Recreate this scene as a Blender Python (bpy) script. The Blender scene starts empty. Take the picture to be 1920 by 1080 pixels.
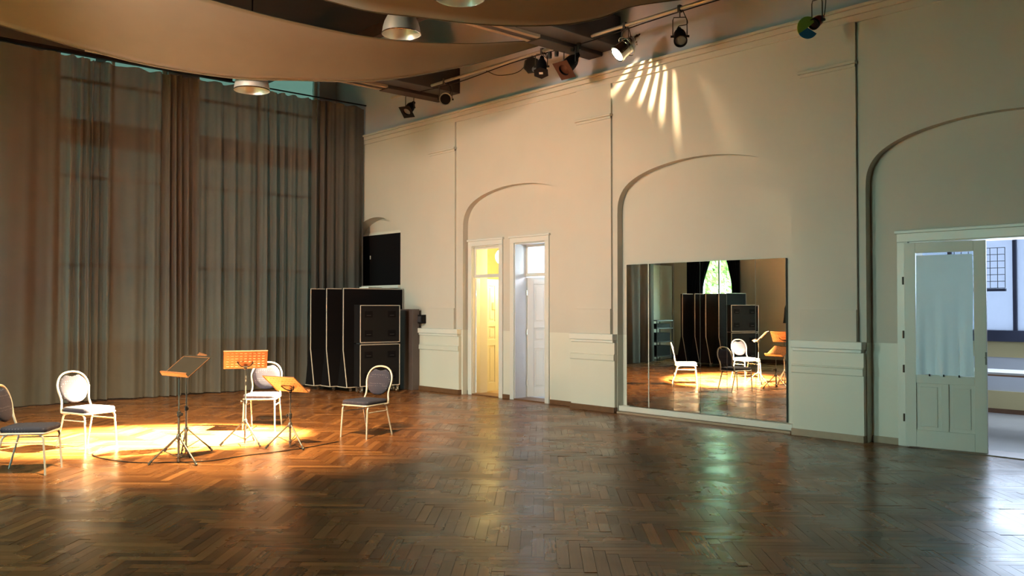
import bpy, bmesh, math, random
from mathutils import Vector, Matrix
R = math.radians
random.seed(7)
SC = bpy.context.scene
COL = SC.collection

# ------------------------------------------------------------------ camera
cam_d = bpy.data.cameras.new('camera'); cam = bpy.data.objects.new('camera', cam_d); COL.objects.link(cam)
cam_d.sensor_width = 36.0; cam_d.lens = 36.0 * 1640.0 / 1920.0
cam_d.clip_start = 0.05; cam_d.clip_end = 200
YAW = math.atan(1483 / 1640.0); PIT = math.atan(33 / 1640.0)
cam.location = (0, 0, 1.65)
cam.rotation_euler = (math.pi / 2 + PIT, 0, -YAW)
SC.camera = cam

# ------------------------------------------------------------------ colour management
SC.view_settings.view_transform = 'Standard'; SC.view_settings.look = 'None'
SC.view_settings.gamma = 1.0; SC.view_settings.exposure = 1.5
SC.view_settings.use_curve_mapping = False

# ------------------------------------------------------------------ world: overcast daylight outside the windows
wd = bpy.data.worlds.new('sky'); SC.world = wd; wd.use_nodes = True
wn = wd.node_tree; wn.nodes.clear()
wo = wn.nodes.new('ShaderNodeOutputWorld'); wb = wn.nodes.new('ShaderNodeBackground')
wb.inputs[0].default_value = (0.62, 0.92, 0.82, 1); wb.inputs[1].default_value = 15.0
wn.links.new(wb.outputs[0], wo.inputs[0])

def lamp(name, typ, loc, energy, color, **kw):
    l = bpy.data.lights.new(name, typ); l.energy = energy; l.color = color
    o = bpy.data.objects.new(name, l); COL.objects.link(o); o.location = loc
    for k, v in kw.items():
        if k == 'aim':
            o.rotation_euler = (Vector(v) - Vector(loc)).to_track_quat('-Z', 'Y').to_euler()
        elif k == 'portal': l.cycles.is_portal = True
        else: setattr(l, k, v)
    return o

WARM = (1.0, 0.70, 0.34)
# positions of the lanterns that are switched on
KEY = Vector((9.6, 8.19, 5.36)); POOL = Vector((4.15, 11.0, 0.0))
KEY2 = Vector((2.6, 6.6, 5.3)); POOL2 = Vector((4.5, 11.0, 0.0))
kd = (POOL - KEY).normalized(); kd2 = (POOL2 - KEY2).normalized()
lamp('stage_spot_light', 'SPOT', KEY + kd * 0.24, 270000, WARM, aim=POOL, spot_size=R(21), spot_blend=1.0, shadow_soft_size=0.07)
lamp('stage_spot_light', 'SPOT', KEY2 + kd2 * 0.24, 3200, WARM, aim=POOL2, spot_size=R(66), spot_blend=1.0, shadow_soft_size=0.07)
FLOOD = Vector((1.1, 9.6, 4.75)); FAIM = Vector((10.2, 12.6, 1.6)); fdv = (FAIM - FLOOD).normalized()
lamp('stage_flood_light', 'SPOT', FLOOD + fdv * 0.22, 640, (1.0, .77, .58), aim=FAIM, spot_size=R(98), spot_blend=1.0, shadow_soft_size=0.4)
# portals in the window openings and light inside the side rooms (lobby lamp, annex daylight, added passage and strip lamps)
def portal(loc, aim, sx, sy):
    o = lamp('window_portal', 'AREA', loc, 1, (1, 1, 1), aim=aim, portal=1, shape='RECTANGLE', size=sx, size_y=sy)
    return o

# ------------------------------------------------------------------ materials
def nodes(m): return m.node_tree.nodes, m.node_tree.links
def mat(name, col, rough=0.6, metal=0.0, noise=0.0, nscale=8.0, bump=0.0, bscale=40.0, emit=None, estr=0.0, coat=0.0, spec=0.5, trans=0.0, sheen=0.0):
    m = bpy.data.materials.new(name); m.use_nodes = True
    N, L = nodes(m); b = N['Principled BSDF']
    b.inputs['Base Color'].default_value = (*col, 1); b.inputs['Roughness'].default_value = rough
    b.inputs['Metallic'].default_value = metal; b.inputs['Coat Weight'].default_value = coat
    b.inputs['Specular IOR Level'].default_value = spec
    b.inputs['Sheen Weight'].default_value = sheen
    b.inputs['Transmission Weight'].default_value = trans
    tc = N.new('ShaderNodeTexCoord')
    if noise > 0:
        n = N.new('ShaderNodeTexNoise'); n.inputs['Scale'].default_value = nscale; n.inputs['Detail'].default_value = 5
        L.new(tc.outputs['Object'], n.inputs['Vector'])
        mx = N.new('ShaderNodeMix'); mx.data_type = 'RGBA'
        mx.inputs['A'].default_value = (*[c * (1 - noise) for c in col], 1)
        mx.inputs['B'].default_value = (*[min(1, c * (1 + noise)) for c in col], 1)
        L.new(n.outputs['Fac'], mx.inputs['Factor']); L.new(mx.outputs['Result'], b.inputs['Base Color'])
    if bump > 0:
        n2 = N.new('ShaderNodeTexNoise'); n2.inputs['Scale'].default_value = bscale; n2.inputs['Detail'].default_value = 6
        L.new(tc.outputs['Object'], n2.inputs['Vector'])
        bp = N.new('ShaderNodeBump'); bp.inputs['Strength'].default_value = bump; bp.inputs['Distance'].default_value = 0.01
        L.new(n2.outputs['Fac'], bp.inputs['Height']); L.new(bp.outputs['Normal'], b.inputs['Normal'])
    if emit:
        b.inputs['Emission Color'].default_value = (*emit, 1); b.inputs['Emission Strength'].default_value = estr
    return m

def wall_paint(name, up, low, z0):
    """plaster with a glossier, paler dado band painted below z0"""
    m = mat(name, up, 0.75, bump=0.10, bscale=14)
    N, L = nodes(m); b = N['Principled BSDF']
    tc = N.new('ShaderNodeTexCoord'); sp = N.new('ShaderNodeSeparateXYZ'); L.new(tc.outputs['Object'], sp.inputs[0])
    lt = N.new('ShaderNodeMath'); lt.operation = 'LESS_THAN'; lt.inputs[1].default_value = z0; L.new(sp.outputs['Z'], lt.inputs[0])
    mx = N.new('ShaderNodeMix'); mx.data_type = 'RGBA'
    mx.inputs['A'].default_value = (*up, 1); mx.inputs['B'].default_value = (*low, 1)
    L.new(lt.outputs[0], mx.inputs['Factor'])
    n = N.new('ShaderNodeTexNoise'); n.inputs['Scale'].default_value = 1.3; n.inputs['Detail'].default_value = 6
    L.new(tc.outputs['Object'], n.inputs['Vector'])
    mr = N.new('ShaderNodeMapRange'); mr.inputs['To Min'].default_value = 0.93; mr.inputs['To Max'].default_value = 1.05
    L.new(n.outputs['Fac'], mr.inputs['Value'])
    m2 = N.new('ShaderNodeMix'); m2.data_type = 'RGBA'; m2.blend_type = 'MULTIPLY'; m2.inputs['Factor'].default_value = 1
    L.new(mx.outputs['Result'], m2.inputs['A']); L.new(mr.outputs['Result'], m2.inputs['B']); L.new(m2.outputs['Result'], b.inputs['Base Color'])
    r = N.new('ShaderNodeMapRange'); r.inputs['To Min'].default_value = 0.75; r.inputs['To Max'].default_value = 0.36
    L.new(lt.outputs[0], r.inputs['Value']); L.new(r.outputs['Result'], b.inputs['Roughness'])
    return m

def wood_floor():
    m = bpy.data.materials.new('parquet_oak'); m.use_nodes = True
    N, L = nodes(m); b = N['Principled BSDF']
    uv = N.new('ShaderNodeUVMap'); uv.uv_map = 'UVMap'
    at = N.new('ShaderNodeAttribute'); at.attribute_name = 'tone'
    mp = N.new('ShaderNodeMapping'); mp.inputs['Scale'].default_value = (3.0, 55, 1); L.new(uv.outputs[0], mp.inputs[0])
    n = N.new('ShaderNodeTexNoise'); n.inputs['Scale'].default_value = 1.0; n.inputs['Detail'].default_value = 6; n.inputs['Roughness'].default_value = 0.65
    L.new(mp.outputs[0], n.inputs['Vector'])
    mix = N.new('ShaderNodeMath'); mix.operation = 'MULTIPLY_ADD'; mix.inputs[1].default_value = 0.55
    L.new(n.outputs['Fac'], mix.inputs[0])
    t2 = N.new('ShaderNodeMath'); t2.operation = 'MULTIPLY'; t2.inputs[1].default_value = 0.62; L.new(at.outputs['Fac'], t2.inputs[0])
    L.new(t2.outputs[0], mix.inputs[2])
    cr = N.new('ShaderNodeValToRGB'); e = cr.color_ramp.elements
    e[0].position = 0.12; e[0].color = (0.040, 0.014, 0.005, 1)
    e[1].position = 0.95; e[1].color = (0.30, 0.125, 0.040, 1)
    k = e.new(0.5); k.color = (0.135, 0.050, 0.015, 1)
    L.new(mix.outputs[0], cr.inputs[0]); L.new(cr.outputs[0], b.inputs['Base Color'])
    tc = N.new('ShaderNodeTexCoord'); n3 = N.new('ShaderNodeTexNoise'); n3.inputs['Scale'].default_value = 1.7; n3.inputs['Detail'].default_value = 5
    ge = N.new('ShaderNodeNewGeometry'); L.new(ge.outputs['Position'], n3.inputs['Vector'])
    mr = N.new('ShaderNodeMapRange'); mr.inputs['From Min'].default_value = 0.3; mr.inputs['From Max'].default_value = 0.7
    mr.inputs['To Min'].default_value = 0.20; mr.inputs['To Max'].default_value = 0.36
    L.new(n3.outputs['Fac'], mr.inputs['Value']); L.new(mr.outputs['Result'], b.inputs['Roughness'])
    bp = N.new('ShaderNodeBump'); bp.inputs['Strength'].default_value = 0.12; bp.inputs['Distance'].default_value = 0.004
    L.new(n.outputs['Fac'], bp.inputs['Height']); L.new(bp.outputs['Normal'], b.inputs['Normal'])
    b.inputs['Specular IOR Level'].default_value = 0.36
    return m

def cloth_see(name, col, transl, transp, rough=0.9, weave=900, tcol=None):
    """woven cloth that lets a little light through"""
    m = bpy.data.materials.new(name); m.use_nodes = True
    N, L = nodes(m); b = N['Principled BSDF']; out = N['Material Output']
    tc = N.new('ShaderNodeTexCoord'); n = N.new('ShaderNodeTexNoise'); n.inputs['Scale'].default_value = 3; n.inputs['Detail'].default_value = 8
    L.new(tc.outputs['Object'], n.inputs['Vector'])
    mx = N.new('ShaderNodeMix'); mx.data_type = 'RGBA'
    mx.inputs['A'].default_value = (*[c * .88 for c in col], 1); mx.inputs['B'].default_value = (*[c * 1.1 for c in col], 1)
    L.new(n.outputs['Fac'], mx.inputs['Factor']); L.new(mx.outputs['Result'], b.inputs['Base Color'])
    b.inputs['Roughness'].default_value = rough; b.inputs['Specular IOR Level'].default_value = 0.15; b.inputs['Sheen Weight'].default_value = 0.15
    w = N.new('ShaderNodeTexNoise'); w.inputs['Scale'].default_value = weave; L.new(tc.outputs['Object'], w.inputs['Vector'])
    bp = N.new('ShaderNodeBump'); bp.inputs['Strength'].default_value = 0.15; bp.inputs['Distance'].default_value = 0.002
    L.new(w.outputs['Fac'], bp.inputs['Height']); L.new(bp.outputs['Normal'], b.inputs['Normal'])
    tl = N.new('ShaderNodeBsdfTranslucent'); tl.inputs[0].default_value = (*(tcol or col), 1)
    tp = N.new('ShaderNodeBsdfTransparent')
    m1 = N.new('ShaderNodeMixShader'); m1.inputs[0].default_value = transl; L.new(b.outputs[0], m1.inputs[1]); L.new(tl.outputs[0], m1.inputs[2])
    m2 = N.new('ShaderNodeMixShader'); m2.inputs[0].default_value = transp; L.new(m1.outputs[0], m2.inputs[1]); L.new(tp.outputs[0], m2.inputs[2])
    L.new(m2.outputs[0], out.inputs[0])
    return m

def pane_glass(name, tint=(0.9, 0.95, 0.95), refl=0.08):
    m = bpy.data.materials.new(name); m.use_nodes = True
    N, L = nodes(m); N.remove(N['Principled BSDF']); out = N['Material Output']
    tp = N.new('ShaderNodeBsdfTransparent'); tp.inputs[0].default_value = (*tint, 1)
    gl = N.new('ShaderNodeBsdfGlossy'); gl.inputs['Roughness'].default_value = 0.02
    m2 = N.new('ShaderNodeMixShader'); m2.inputs[0].default_value = refl
    L.new(tp.outputs[0], m2.inputs[1]); L.new(gl.outputs[0], m2.inputs[2]); L.new(m2.outputs[0], out.inputs[0])
    return m

def dotted_fabric(name, a, bcol):
    m = mat(name, a, 0.9, spec=0.2, bump=0.2, bscale=500)
    N, L = nodes(m); b = N['Principled BSDF']
    tc = N.new('ShaderNodeTexCoord'); v = N.new('ShaderNodeTexVoronoi'); v.inputs['Scale'].default_value = 34
    v.inputs['Randomness'].default_value = 0.15
    L.new(tc.outputs['Object'], v.inputs['Vector'])
    cr = N.new('ShaderNodeValToRGB'); e = cr.color_ramp.elements
    e[0].position = 0.16; e[0].color = (*bcol, 1); e[1].position = 0.26; e[1].color = (*a, 1)
    L.new(v.outputs['Distance'], cr.inputs[0]); L.new(cr.outputs[0], b.inputs['Base Color'])
    return m

M = {}
M['wall'] = wall_paint('wall_plaster', (0.57, 0.525, 0.46), (0.68, 0.655, 0.57), 1.2)  # dado paint band, its tone lifted further to stand in for low daylight
M['lilac'] = mat('upper_wall_lilac', (0.44, 0.44, 0.52), 0.8, bump=0.15, bscale=10, noise=0.06, nscale=2)
M['cream'] = wall_paint('opposite_wall_plaster', (0.76, 0.68, 0.50), (0.76, 0.68, 0.50), 1.2)
M['trim'] = mat('white_gloss_paint', (0.72, 0.70, 0.64), 0.35, noise=0.03, nscale=3)
M['casing'] = mat('casing_paint', (0.68, 0.66, 0.62), 0.4, noise=0.03, nscale=3)
M['skirt'] = mat('dark_wood_skirting', (0.16, 0.075, 0.035), 0.4, noise=0.3, nscale=12)
M['skirt_pale'] = mat('pale_wood_skirting', (0.36, 0.26, 0.18), 0.5, noise=0.15, nscale=12)
M['subfloor'] = mat('dark_subfloor', (0.02, 0.009, 0.005), 0.7)
M['floor'] = wood_floor()
M['ceil'] = mat('dark_ceiling_boards', (0.020, 0.016, 0.015), 0.8, noise=0.3, nscale=3)
M['steel'] = mat('brown_steel_beam', (0.035, 0.024, 0.022), 0.6, noise=0.2, nscale=6)
M['steel_pale'] = mat('pale_beam_flange', (0.30, 0.24, 0.19), 0.7, noise=0.1, nscale=6)
M['sail'] = cloth_see('beige_sail_cloth', (0.092, 0.083, 0.056), 0.05, 0.0, weave=500)
M['curtain'] = cloth_see('taupe_curtain_cloth', (0.106, 0.100, 0.093), 0.08, 0.085, tcol=(0.2, 0.18, 0.15))
M['black_cloth'] = cloth_see('black_curtain_cloth', (0.008, 0.008, 0.011), 0.0, 0.0)
M['black'] = mat('black_paint', (0.007, 0.006, 0.007), 0.7, spec=0.2, noise=0.2, nscale=5)
M['black_felt'] = mat('black_felt', (0.005, 0.004, 0.005), 0.95, spec=0.15, bump=0.3, bscale=300)
M['edge'] = mat('grey_edge_strip', (0.50, 0.44, 0.38), 0.5)
M['chrome'] = mat('polished_chrome', (0.80, 0.78, 0.74), 0.12, metal=1.0)
M['dome'] = mat('spun_aluminium', (0.80, 0.78, 0.76), 0.38, metal=0.7)
M['alu'] = mat('brushed_aluminium', (0.62, 0.60, 0.57), 0.28, metal=1.0, noise=0.1, nscale=20)
M['pipe'] = mat('galvanised_pipe', (0.45, 0.42, 0.38), 0.45, metal=0.5, noise=0.15, nscale=15)
M['frame'] = mat('silver_lacquered_tube', (0.38, 0.365, 0.34), 0.4, metal=0.3)
M['fabric'] = dotted_fabric('blue_grey_dotted_fabric', (0.020, 0.022, 0.040), (0.075, 0.075, 0.10))
M['stand'] = mat('grey_stand_tube', (0.14, 0.115, 0.10), 0.4, metal=0.7)
M['stand_pole'] = mat('silver_stand_pole', (0.22, 0.20, 0.18), 0.3, metal=0.9)
M['desk'] = mat('warm_bounce_desk_plate', (0.155, 0.068, 0.032), 0.42, metal=0.25, noise=0.08, nscale=10)  # grey desk metal, the floor's warm bounce put into its base colour
M['plastic'] = mat('black_plastic', (0.015, 0.014, 0.014), 0.5)
M['plexi'] = mat('smoked_glossy_plate', (0.018, 0.016, 0.015), 0.22, noise=0.1)
M['rubber'] = mat('dark_rubber', (0.02, 0.02, 0.02), 0.8)
M['mirror'] = mat('silvered_mirror', (0.86, 0.86, 0.84), 0.0, metal=1.0)
M['mirror_edge'] = mat('mirror_edge', (0.05, 0.06, 0.06), 0.3)
M['lens_on'] = mat('glowing_lens', (1, 0.95, 0.8), 0.3, emit=(1, 0.86, 0.60), estr=35)
M['lens_off'] = mat('dark_lens', (0.08, 0.075, 0.09), 0.08, spec=0.8)
M['lens_pale'] = mat('pale_lens', (0.25, 0.24, 0.25), 0.15, spec=0.8)
M['gel_red'] = mat('red_gel', (0.30, 0.02, 0.02), 0.3)
M['gel_green'] = mat('yellow_green_gel', (0.30, 0.42, 0.06), 0.35)
M['gel_blue'] = mat('blue_gel', (0.02, 0.14, 0.30), 0.35)
M['gel_orange'] = mat('rusty_orange_gel', (0.045, 0.012, 0.007), 0.6)
M['glass'] = pane_glass('window_glass')
M['glass_teal'] = pane_glass('dim_teal_glass', (0.07, 0.083, 0.078), 0.04)
M['glass_frost'] = cloth_see('frosted_glass', (0.26, 0.25, 0.32), 0.5, 0.0, rough=0.3, weave=100)
M['white_cloth'] = cloth_see('white_door_cloth', (0.66, 0.74, 0.70), 0.30, 0.0)
M['annex_wall'] = mat('annex_white_wall', (0.66, 0.68, 0.72), 0.7, bump=0.1)
M['annex_yellow'] = mat('annex_pale_yellow_wall', (0.62, 0.52, 0.27), 0.7, bump=0.1)
M['yellow_room'] = mat('yellow_lobby_wall', (0.80, 0.68, 0.38), 0.6)
M['annex_floor'] = mat('annex_grey_floor', (0.35, 0.34, 0.32), 0.3, noise=0.2, nscale=3)
M['navy'] = mat('navy_window_frame', (0.035, 0.04, 0.075), 0.4)
M['desk_white'] = mat('white_table_laminate', (0.70, 0.68, 0.66), 0.3)
M['wood'] = mat('brown_wood_edge', (0.30, 0.14, 0.07), 0.5, noise=0.2, nscale=12)
M['grey_card'] = mat('grey_brown_board', (0.115, 0.09, 0.085), 0.7, noise=0.15, nscale=4)
M['grey_dark'] = mat('dark_grey_metal', (0.05, 0.045, 0.05), 0.5)
M['leaf'] = mat('garden_leaves', (0.24, 0.36, 0.10), 0.6, noise=0.4, nscale=3)
M['bark'] = mat('tree_bark', (0.08, 0.06, 0.04), 0.9, noise=0.3, bump=0.4)
M['grass'] = mat('lawn', (0.10, 0.20, 0.05), 0.9, noise=0.3)
M['lobby_lamp'] = mat('opal_lamp', (1, 1, 1), 0.4, emit=(1.0, 0.80, 0.40), estr=5)
M['paper'] = mat('paper_notice', (0.6, 0.52, 0.35), 0.8)
M['opal_cool'] = mat('added_cool_opal_lamp', (1, 1, 1), 0.4, emit=(0.72, 0.84, 1.0), estr=4)

# ------------------------------------------------------------------ mesh helpers
def link(name, me, parent=None, m=None, loc=None, rot=None):
    o = bpy.data.objects.new(name, me); COL.objects.link(o)
    if m is not None and me is not None:
        me.materials.clear()
        for x in (m if isinstance(m, (list, tuple)) else [m]): me.materials.append(x)
    if parent: o.parent = parent
    if loc: o.location = loc
    if rot: o.rotation_euler = rot
    return o
def finish(bm, name, m=None, parent=None, smooth=False, bevel=0, angle=35, loc=None, rot=None):
    bmesh.ops.recalc_face_normals(bm, faces=bm.faces)
    if smooth:
        for f in bm.faces: f.smooth = True
        for e in bm.edges:
            if len(e.link_faces) == 2 and e.calc_face_angle(0) > R(angle): e.smooth = False
    me = bpy.data.meshes.new(name); bm.to_mesh(me); bm.free()
    o = link(name, me, parent, m, loc, rot)
    if bevel:
        md = o.modifiers.new('bevel', 'BEVEL'); md.width = bevel; md.segments = 2; md.limit_method = 'ANGLE'
    return o
def box(bm, x0, x1, y0, y1, z0, z1, mi=0, mtx=None):
    vs = [bm.verts.new(v) for v in ((x0,y0,z0),(x1,y0,z0),(x1,y1,z0),(x0,y1,z0),(x0,y0,z1),(x1,y0,z1),(x1,y1,z1),(x0,y1,z1))]
    if mtx: 
        for v in vs: v.co = mtx @ v.co
    for q in ((0,3,2,1),(4,5,6,7),(0,1,5,4),(1,2,6,5),(2,3,7,6),(3,0,4,7)):
        f = bm.faces.new([vs[i] for i in q]); f.material_index = mi
    return vs
def smooth_path(pts, sub=6):
    pts = [Vector(p) for p in pts]
    if sub <= 1: return pts
    P = [2 * pts[0] - pts[1]] + pts + [2 * pts[-1] - pts[-2]]; out = []
    for i in range(1, len(P) - 2):
        a, b, c, d = P[i-1], P[i], P[i+1], P[i+2]
        for k in range(sub):
            t = k / sub
            out.append(0.5 * ((2*b) + (c-a)*t + (2*a-5*b+4*c-d)*t*t + (-a+3*b-3*c+d)*t**3))
    out.append(pts[-1]); return out
def tube(bm, pts, r, seg=8, sub=1, closed=False, r2=None, mi=0):
    pts = smooth_path(pts, sub); n = len(pts); rings = []
    up = Vector((0, 0, 1)); prev = None
    for i, p in enumerate(pts):
        a = pts[i-1] if i > 0 else (pts[-2] if closed else p); b = pts[i+1] if i < n-1 else (pts[1] if closed else p)
        t = (b - a).normalized()
        if prev is None:
            u = t.cross(up)
            if u.length < 1e-3: u = t.cross(Vector((1, 0, 0)))
            u.normalize()
        else:
            u = prev - t * prev.dot(t)
            u = u.normalized() if u.length > 1e-6 else prev
        prev = u; v = t.cross(u)
        rr = r if r2 is None else r + (r2 - r) * i / max(1, n - 1)
        rings.append([bm.verts.new(p + (u * math.cos(2*math.pi*k/seg) + v * math.sin(2*math.pi*k/seg)) * rr) for k in range(seg)])
    m_ = n - 1
    for i in range(m_):
        for k in range(seg):
            f = bm.faces.new((rings[i][k], rings[i][(k+1) % seg], rings[i+1][(k+1) % seg], rings[i+1][k])); f.material_index = mi
    if not closed:
        for rg in (rings[0][::-1], rings[-1]):
            f = bm.faces.new(rg); f.material_index = mi
def lathe(bm, prof, seg=24, mtx=None, cap=False, mi=0):
    """prof: list of (r, z)"""
    rings = []
    for r, z in prof:
        if r < 1e-5: ring = [bm.verts.new((0, 0, z))]
        else: ring = [bm.verts.new((r*math.cos(2*math.pi*k/seg), r*math.sin(2*math.pi*k/seg), z)) for k in range(seg)]
        if mtx:
            for v in ring: v.co = mtx @ v.co
        rings.append(ring)
    for a, b in zip(rings, rings[1:]):
        for k in range(seg):
            k2 = (k+1) % seg
            if len(a) == 1 and len(b) == 1: continue
            if len(a) == 1: f = bm.faces.new((a[0], b[k], b[k2]))
            elif len(b) == 1: f = bm.faces.new((a[k], b[0], a[k2]))
            else: f = bm.faces.new((a[k], b[k], b[k2], a[k2]))
            f.material_index = mi
    if cap:
        for rg in (rings[0], rings[-1]):
            if len(rg) > 2:
                f = bm.faces.new(rg); f.material_index = mi
def prism(bm, poly, z0, z1, mi=0, mtx=None):
    a = [bm.verts.new((x, y, z0)) for x, y in poly]; b = [bm.verts.new((x, y, z1)) for x, y in poly]
    if mtx:
        for v in a + b: v.co = mtx @ v.co
    n = len(poly)
    fs = [bm.faces.new(a[::-1]), bm.faces.new(b)]
    for i in range(n): fs.append(bm.faces.new((a[i], a[(i+1) % n], b[(i+1) % n], b[i])))
    for f in fs: f.material_index = mi
def tag(o, label=None, cat=None, group=None, kind=None):
    if label: o['label'] = label
    if cat: o['category'] = cat
    if group: o['group'] = group
    if kind: o['kind'] = kind
    return o
def empty(name, loc=(0,0,0), rz=0, label=None, cat=None, group=None):
    o = bpy.data.objects.new(name, None); COL.objects.link(o); o.location = loc; o.rotation_euler = (0, 0, rz)
    o.empty_display_size = 0.1
    return tag(o, label, cat, group)
def copy_tree(o, parent=None):
    c = o.copy(); COL.objects.link(c)
    if parent: c.parent = parent
    for ch in list(o.children): copy_tree(ch, c)
    return c
def struct(o, label=None):
    o['kind'] = 'structure'
    if label: o['label'] = label
    return o

# ------------------------------------------------------------------ room dimensions
XL, XR, XB = -2.0, 10.25, 10.37          # opposite wall, face of right wall, back of its arched recesses
YF, YN = 17.3, -5.0                       # far wall, wall behind the camera
ZC = 7.4; ZCOR = 5.3

# ------------------------------------------------------------------ floor: herringbone parquet
fb = bmesh.new(); box(fb, XL - .3, XB + .35, YN - .3, YF + .3, -0.20, -0.018)
floor = struct(finish(fb, 'floor', M['subfloor']), 'dark brown polished herringbone parquet floor of the hall')
W_, L_n = 0.082, 7
def clip_poly(poly, x0, x1, y0, y1):
    def cl(p, f, inter):
        out = []
        for i in range(len(p)):
            a, b = p[i-1], p[i]
            if f(b):
                if not f(a): out.append(inter(a, b))
                out.append(b)
            elif f(a): out.append(inter(a, b))
        return out
    def ix(c): return lambda a, b: (c, a[1] + (b[1]-a[1]) * (c-a[0]) / (b[0]-a[0]))
    def iy(c): return lambda a, b: (a[0] + (b[0]-a[0]) * (c-a[1]) / (b[1]-a[1]), c)
    for f, it in ((lambda p: p[0] >= x0 - 1e-9, ix(x0)), (lambda p: p[0] <= x1 + 1e-9, ix(x1)), (lambda p: p[1] >= y0 - 1e-9, iy(y0)), (lambda p: p[1] <= y1 + 1e-9, iy(y1))):
        poly = cl(poly, f, it)
        if len(poly) < 3: return []
    return poly
c45, s45 = math.cos(R(46)), math.sin(R(46))
def uv2xy(u, v): return (4.0 + u * c45 - v * s45, 6.0 + u * s45 + v * c45)
planks = []
G = 0.0012
for j in range(-30, 30):
    for k in range(-190, 190):
        for vert in (0, 1):
            if vert: r = (L_n + k + 2*L_n*j, L_n + k + 1 + 2*L_n*j, 1 - L_n + k, 1 + k)
            else: r = (k + 2*L_n*j, k + L_n + 2*L_n*j, k, k + 1)
            u0, u1, v0, v1 = (r[0]*W_+G, r[1]*W_-G, r[2]*W_+G, r[3]*W_-G)
            cx, cy = uv2xy((u0+u1)/2, (v0+v1)/2)
            if not (XL - .5 < cx < XB + .5 and 0.8 < cy < YF + .5): continue
            poly = clip_poly([uv2xy(u0, v0), uv2xy(u1, v0), uv2xy(u1, v1), uv2xy(u0, v1)], XL, XB, 0.5, YF)
            if len(poly) < 3: continue
            planks.append((cx, cy, poly, vert, (u0, v0, u1, v1)))
def in_view(x, y):
    d = Vector((x, y, 0)) - Vector((0, 0, 1.65)); f = Vector((math.sin(YAW), math.cos(YAW), 0)); r = Vector((math.cos(YAW), -math.sin(YAW), 0))
    z = d.dot(f)
    return z > 0.5 and abs(d.dot(r)) / z < 0.60 and z > 4.95
vis = sorted([p for p in planks if in_view(p[0], p[1]) and len(p[2]) == 4], key=lambda p: math.hypot(p[0], p[1]))[:300]
vis_ids = {id(p) for p in vis}
rp = random.Random(3)
def set_attr(me, tones, uvs):
    a = me.attributes.new('tone', 'FLOAT', 'FACE')
    for i, t in enumerate(tones): a.data[i].value = t
    uvl = me.uv_layers.new(name='UVMap')
    for i, uv in enumerate(uvs): uvl.data[i].uv = uv
def plank_geo(poly, tone, vert, ox, oy, tilt=(0, 0), uvo=(0, 0), dz=0.0):
    n = len(poly)
    top = [(x-ox, y-oy, dz + tilt[0]*(x-ox) + tilt[1]*(y-oy)) for x, y in poly]; bot = [(x-ox, y-oy, -0.02) for x, y in poly]
    return top + bot
def tone_r():
    return max(0.0, min(1.0, rp.gauss(0.48, 0.21)))
# joined remainder
V, F, T, U = [], [], [], []
for p in planks:
    if id(p) in vis_ids: continue
    cx, cy, poly, vert, _ = p
    n = len(poly); b0 = len(V); t = tone_r()
    tx, ty = rp.gauss(0, .003), rp.gauss(0, .003)
    V += [(x, y, tx*(x-cx) + ty*(y-cy)) for x, y in poly] + [(x, y, -0.019) for x, y in poly]
    fs = [tuple(range(b0, b0+n))] + [(b0+i, b0+n+i, b0+n+(i+1) % n, b0+(i+1) % n) for i in range(n)]
    ou, ov = rp.random()*50, rp.random()*50
    for f in fs:
        F.append(f); T.append(t)
        for vi in f:
            x, y, z = V[vi]; a = (x*c45 + y*s45); b = (-x*s45 + y*c45)
            U.append((b+ou, a+ov) if vert else (a+ou, b+ov))
me = bpy.data.meshes.new('planks'); me.from_pydata(V, [], F); set_attr(me, T, U)
rest = link('planks', me, floor, M['floor']); rest['kind'] = 'stuff'
# individual planks near the viewer: 24 shared meshes in two directions
protos = {0: [], 1: []}
Lx = L_n * W_ - 2*G; Ly = W_ - 2*G
for vert in (0, 1):
    for q in range(14):
        hw, hh = (Ly/2, Lx/2) if vert else (Lx/2, Ly/2)
        cs = [(-hw, -hh), (hw, -hh), (hw, hh), (-hw, hh)]
        pts = [(a*c45 - b*s45, a*s45 + b*c45) for a, b in cs]
        tx, ty = rp.gauss(0, .003), rp.gauss(0, .003)
        V = [(x, y, tx*x + ty*y) for x, y in pts] + [(x, y, -0.019) for x, y in pts]
        F = [(0,1,2,3)] + [(i, 4+i, 4+(i+1) % 4, (i+1) % 4) for i in range(4)]
        t = 0.1 + 0.8 * q / 13; U = []; ou = rp.random()*50; ov = rp.random()*50
        for f in F:
            for vi in f:
                x, y, z = V[vi]; a = (x*c45 + y*s45); b = (-x*s45 + y*c45)
                U.append((b+ou, a+ov) if vert else (a+ou, b+ov))
        me = bpy.data.meshes.new('plank'); me.from_pydata(V, [], F); set_attr(me, [t]*5, U); me.materials.append(M['floor'])
        protos[vert].append(me)
for p in vis:
    q = int(max(0, min(13, round((tone_r() - .1) / .8 * 13))))
    o = bpy.data.objects.new('plank', protos[p[3]][q]); COL.objects.link(o); o.parent = floor; o.location = (p[0], p[1], 0)

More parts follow.
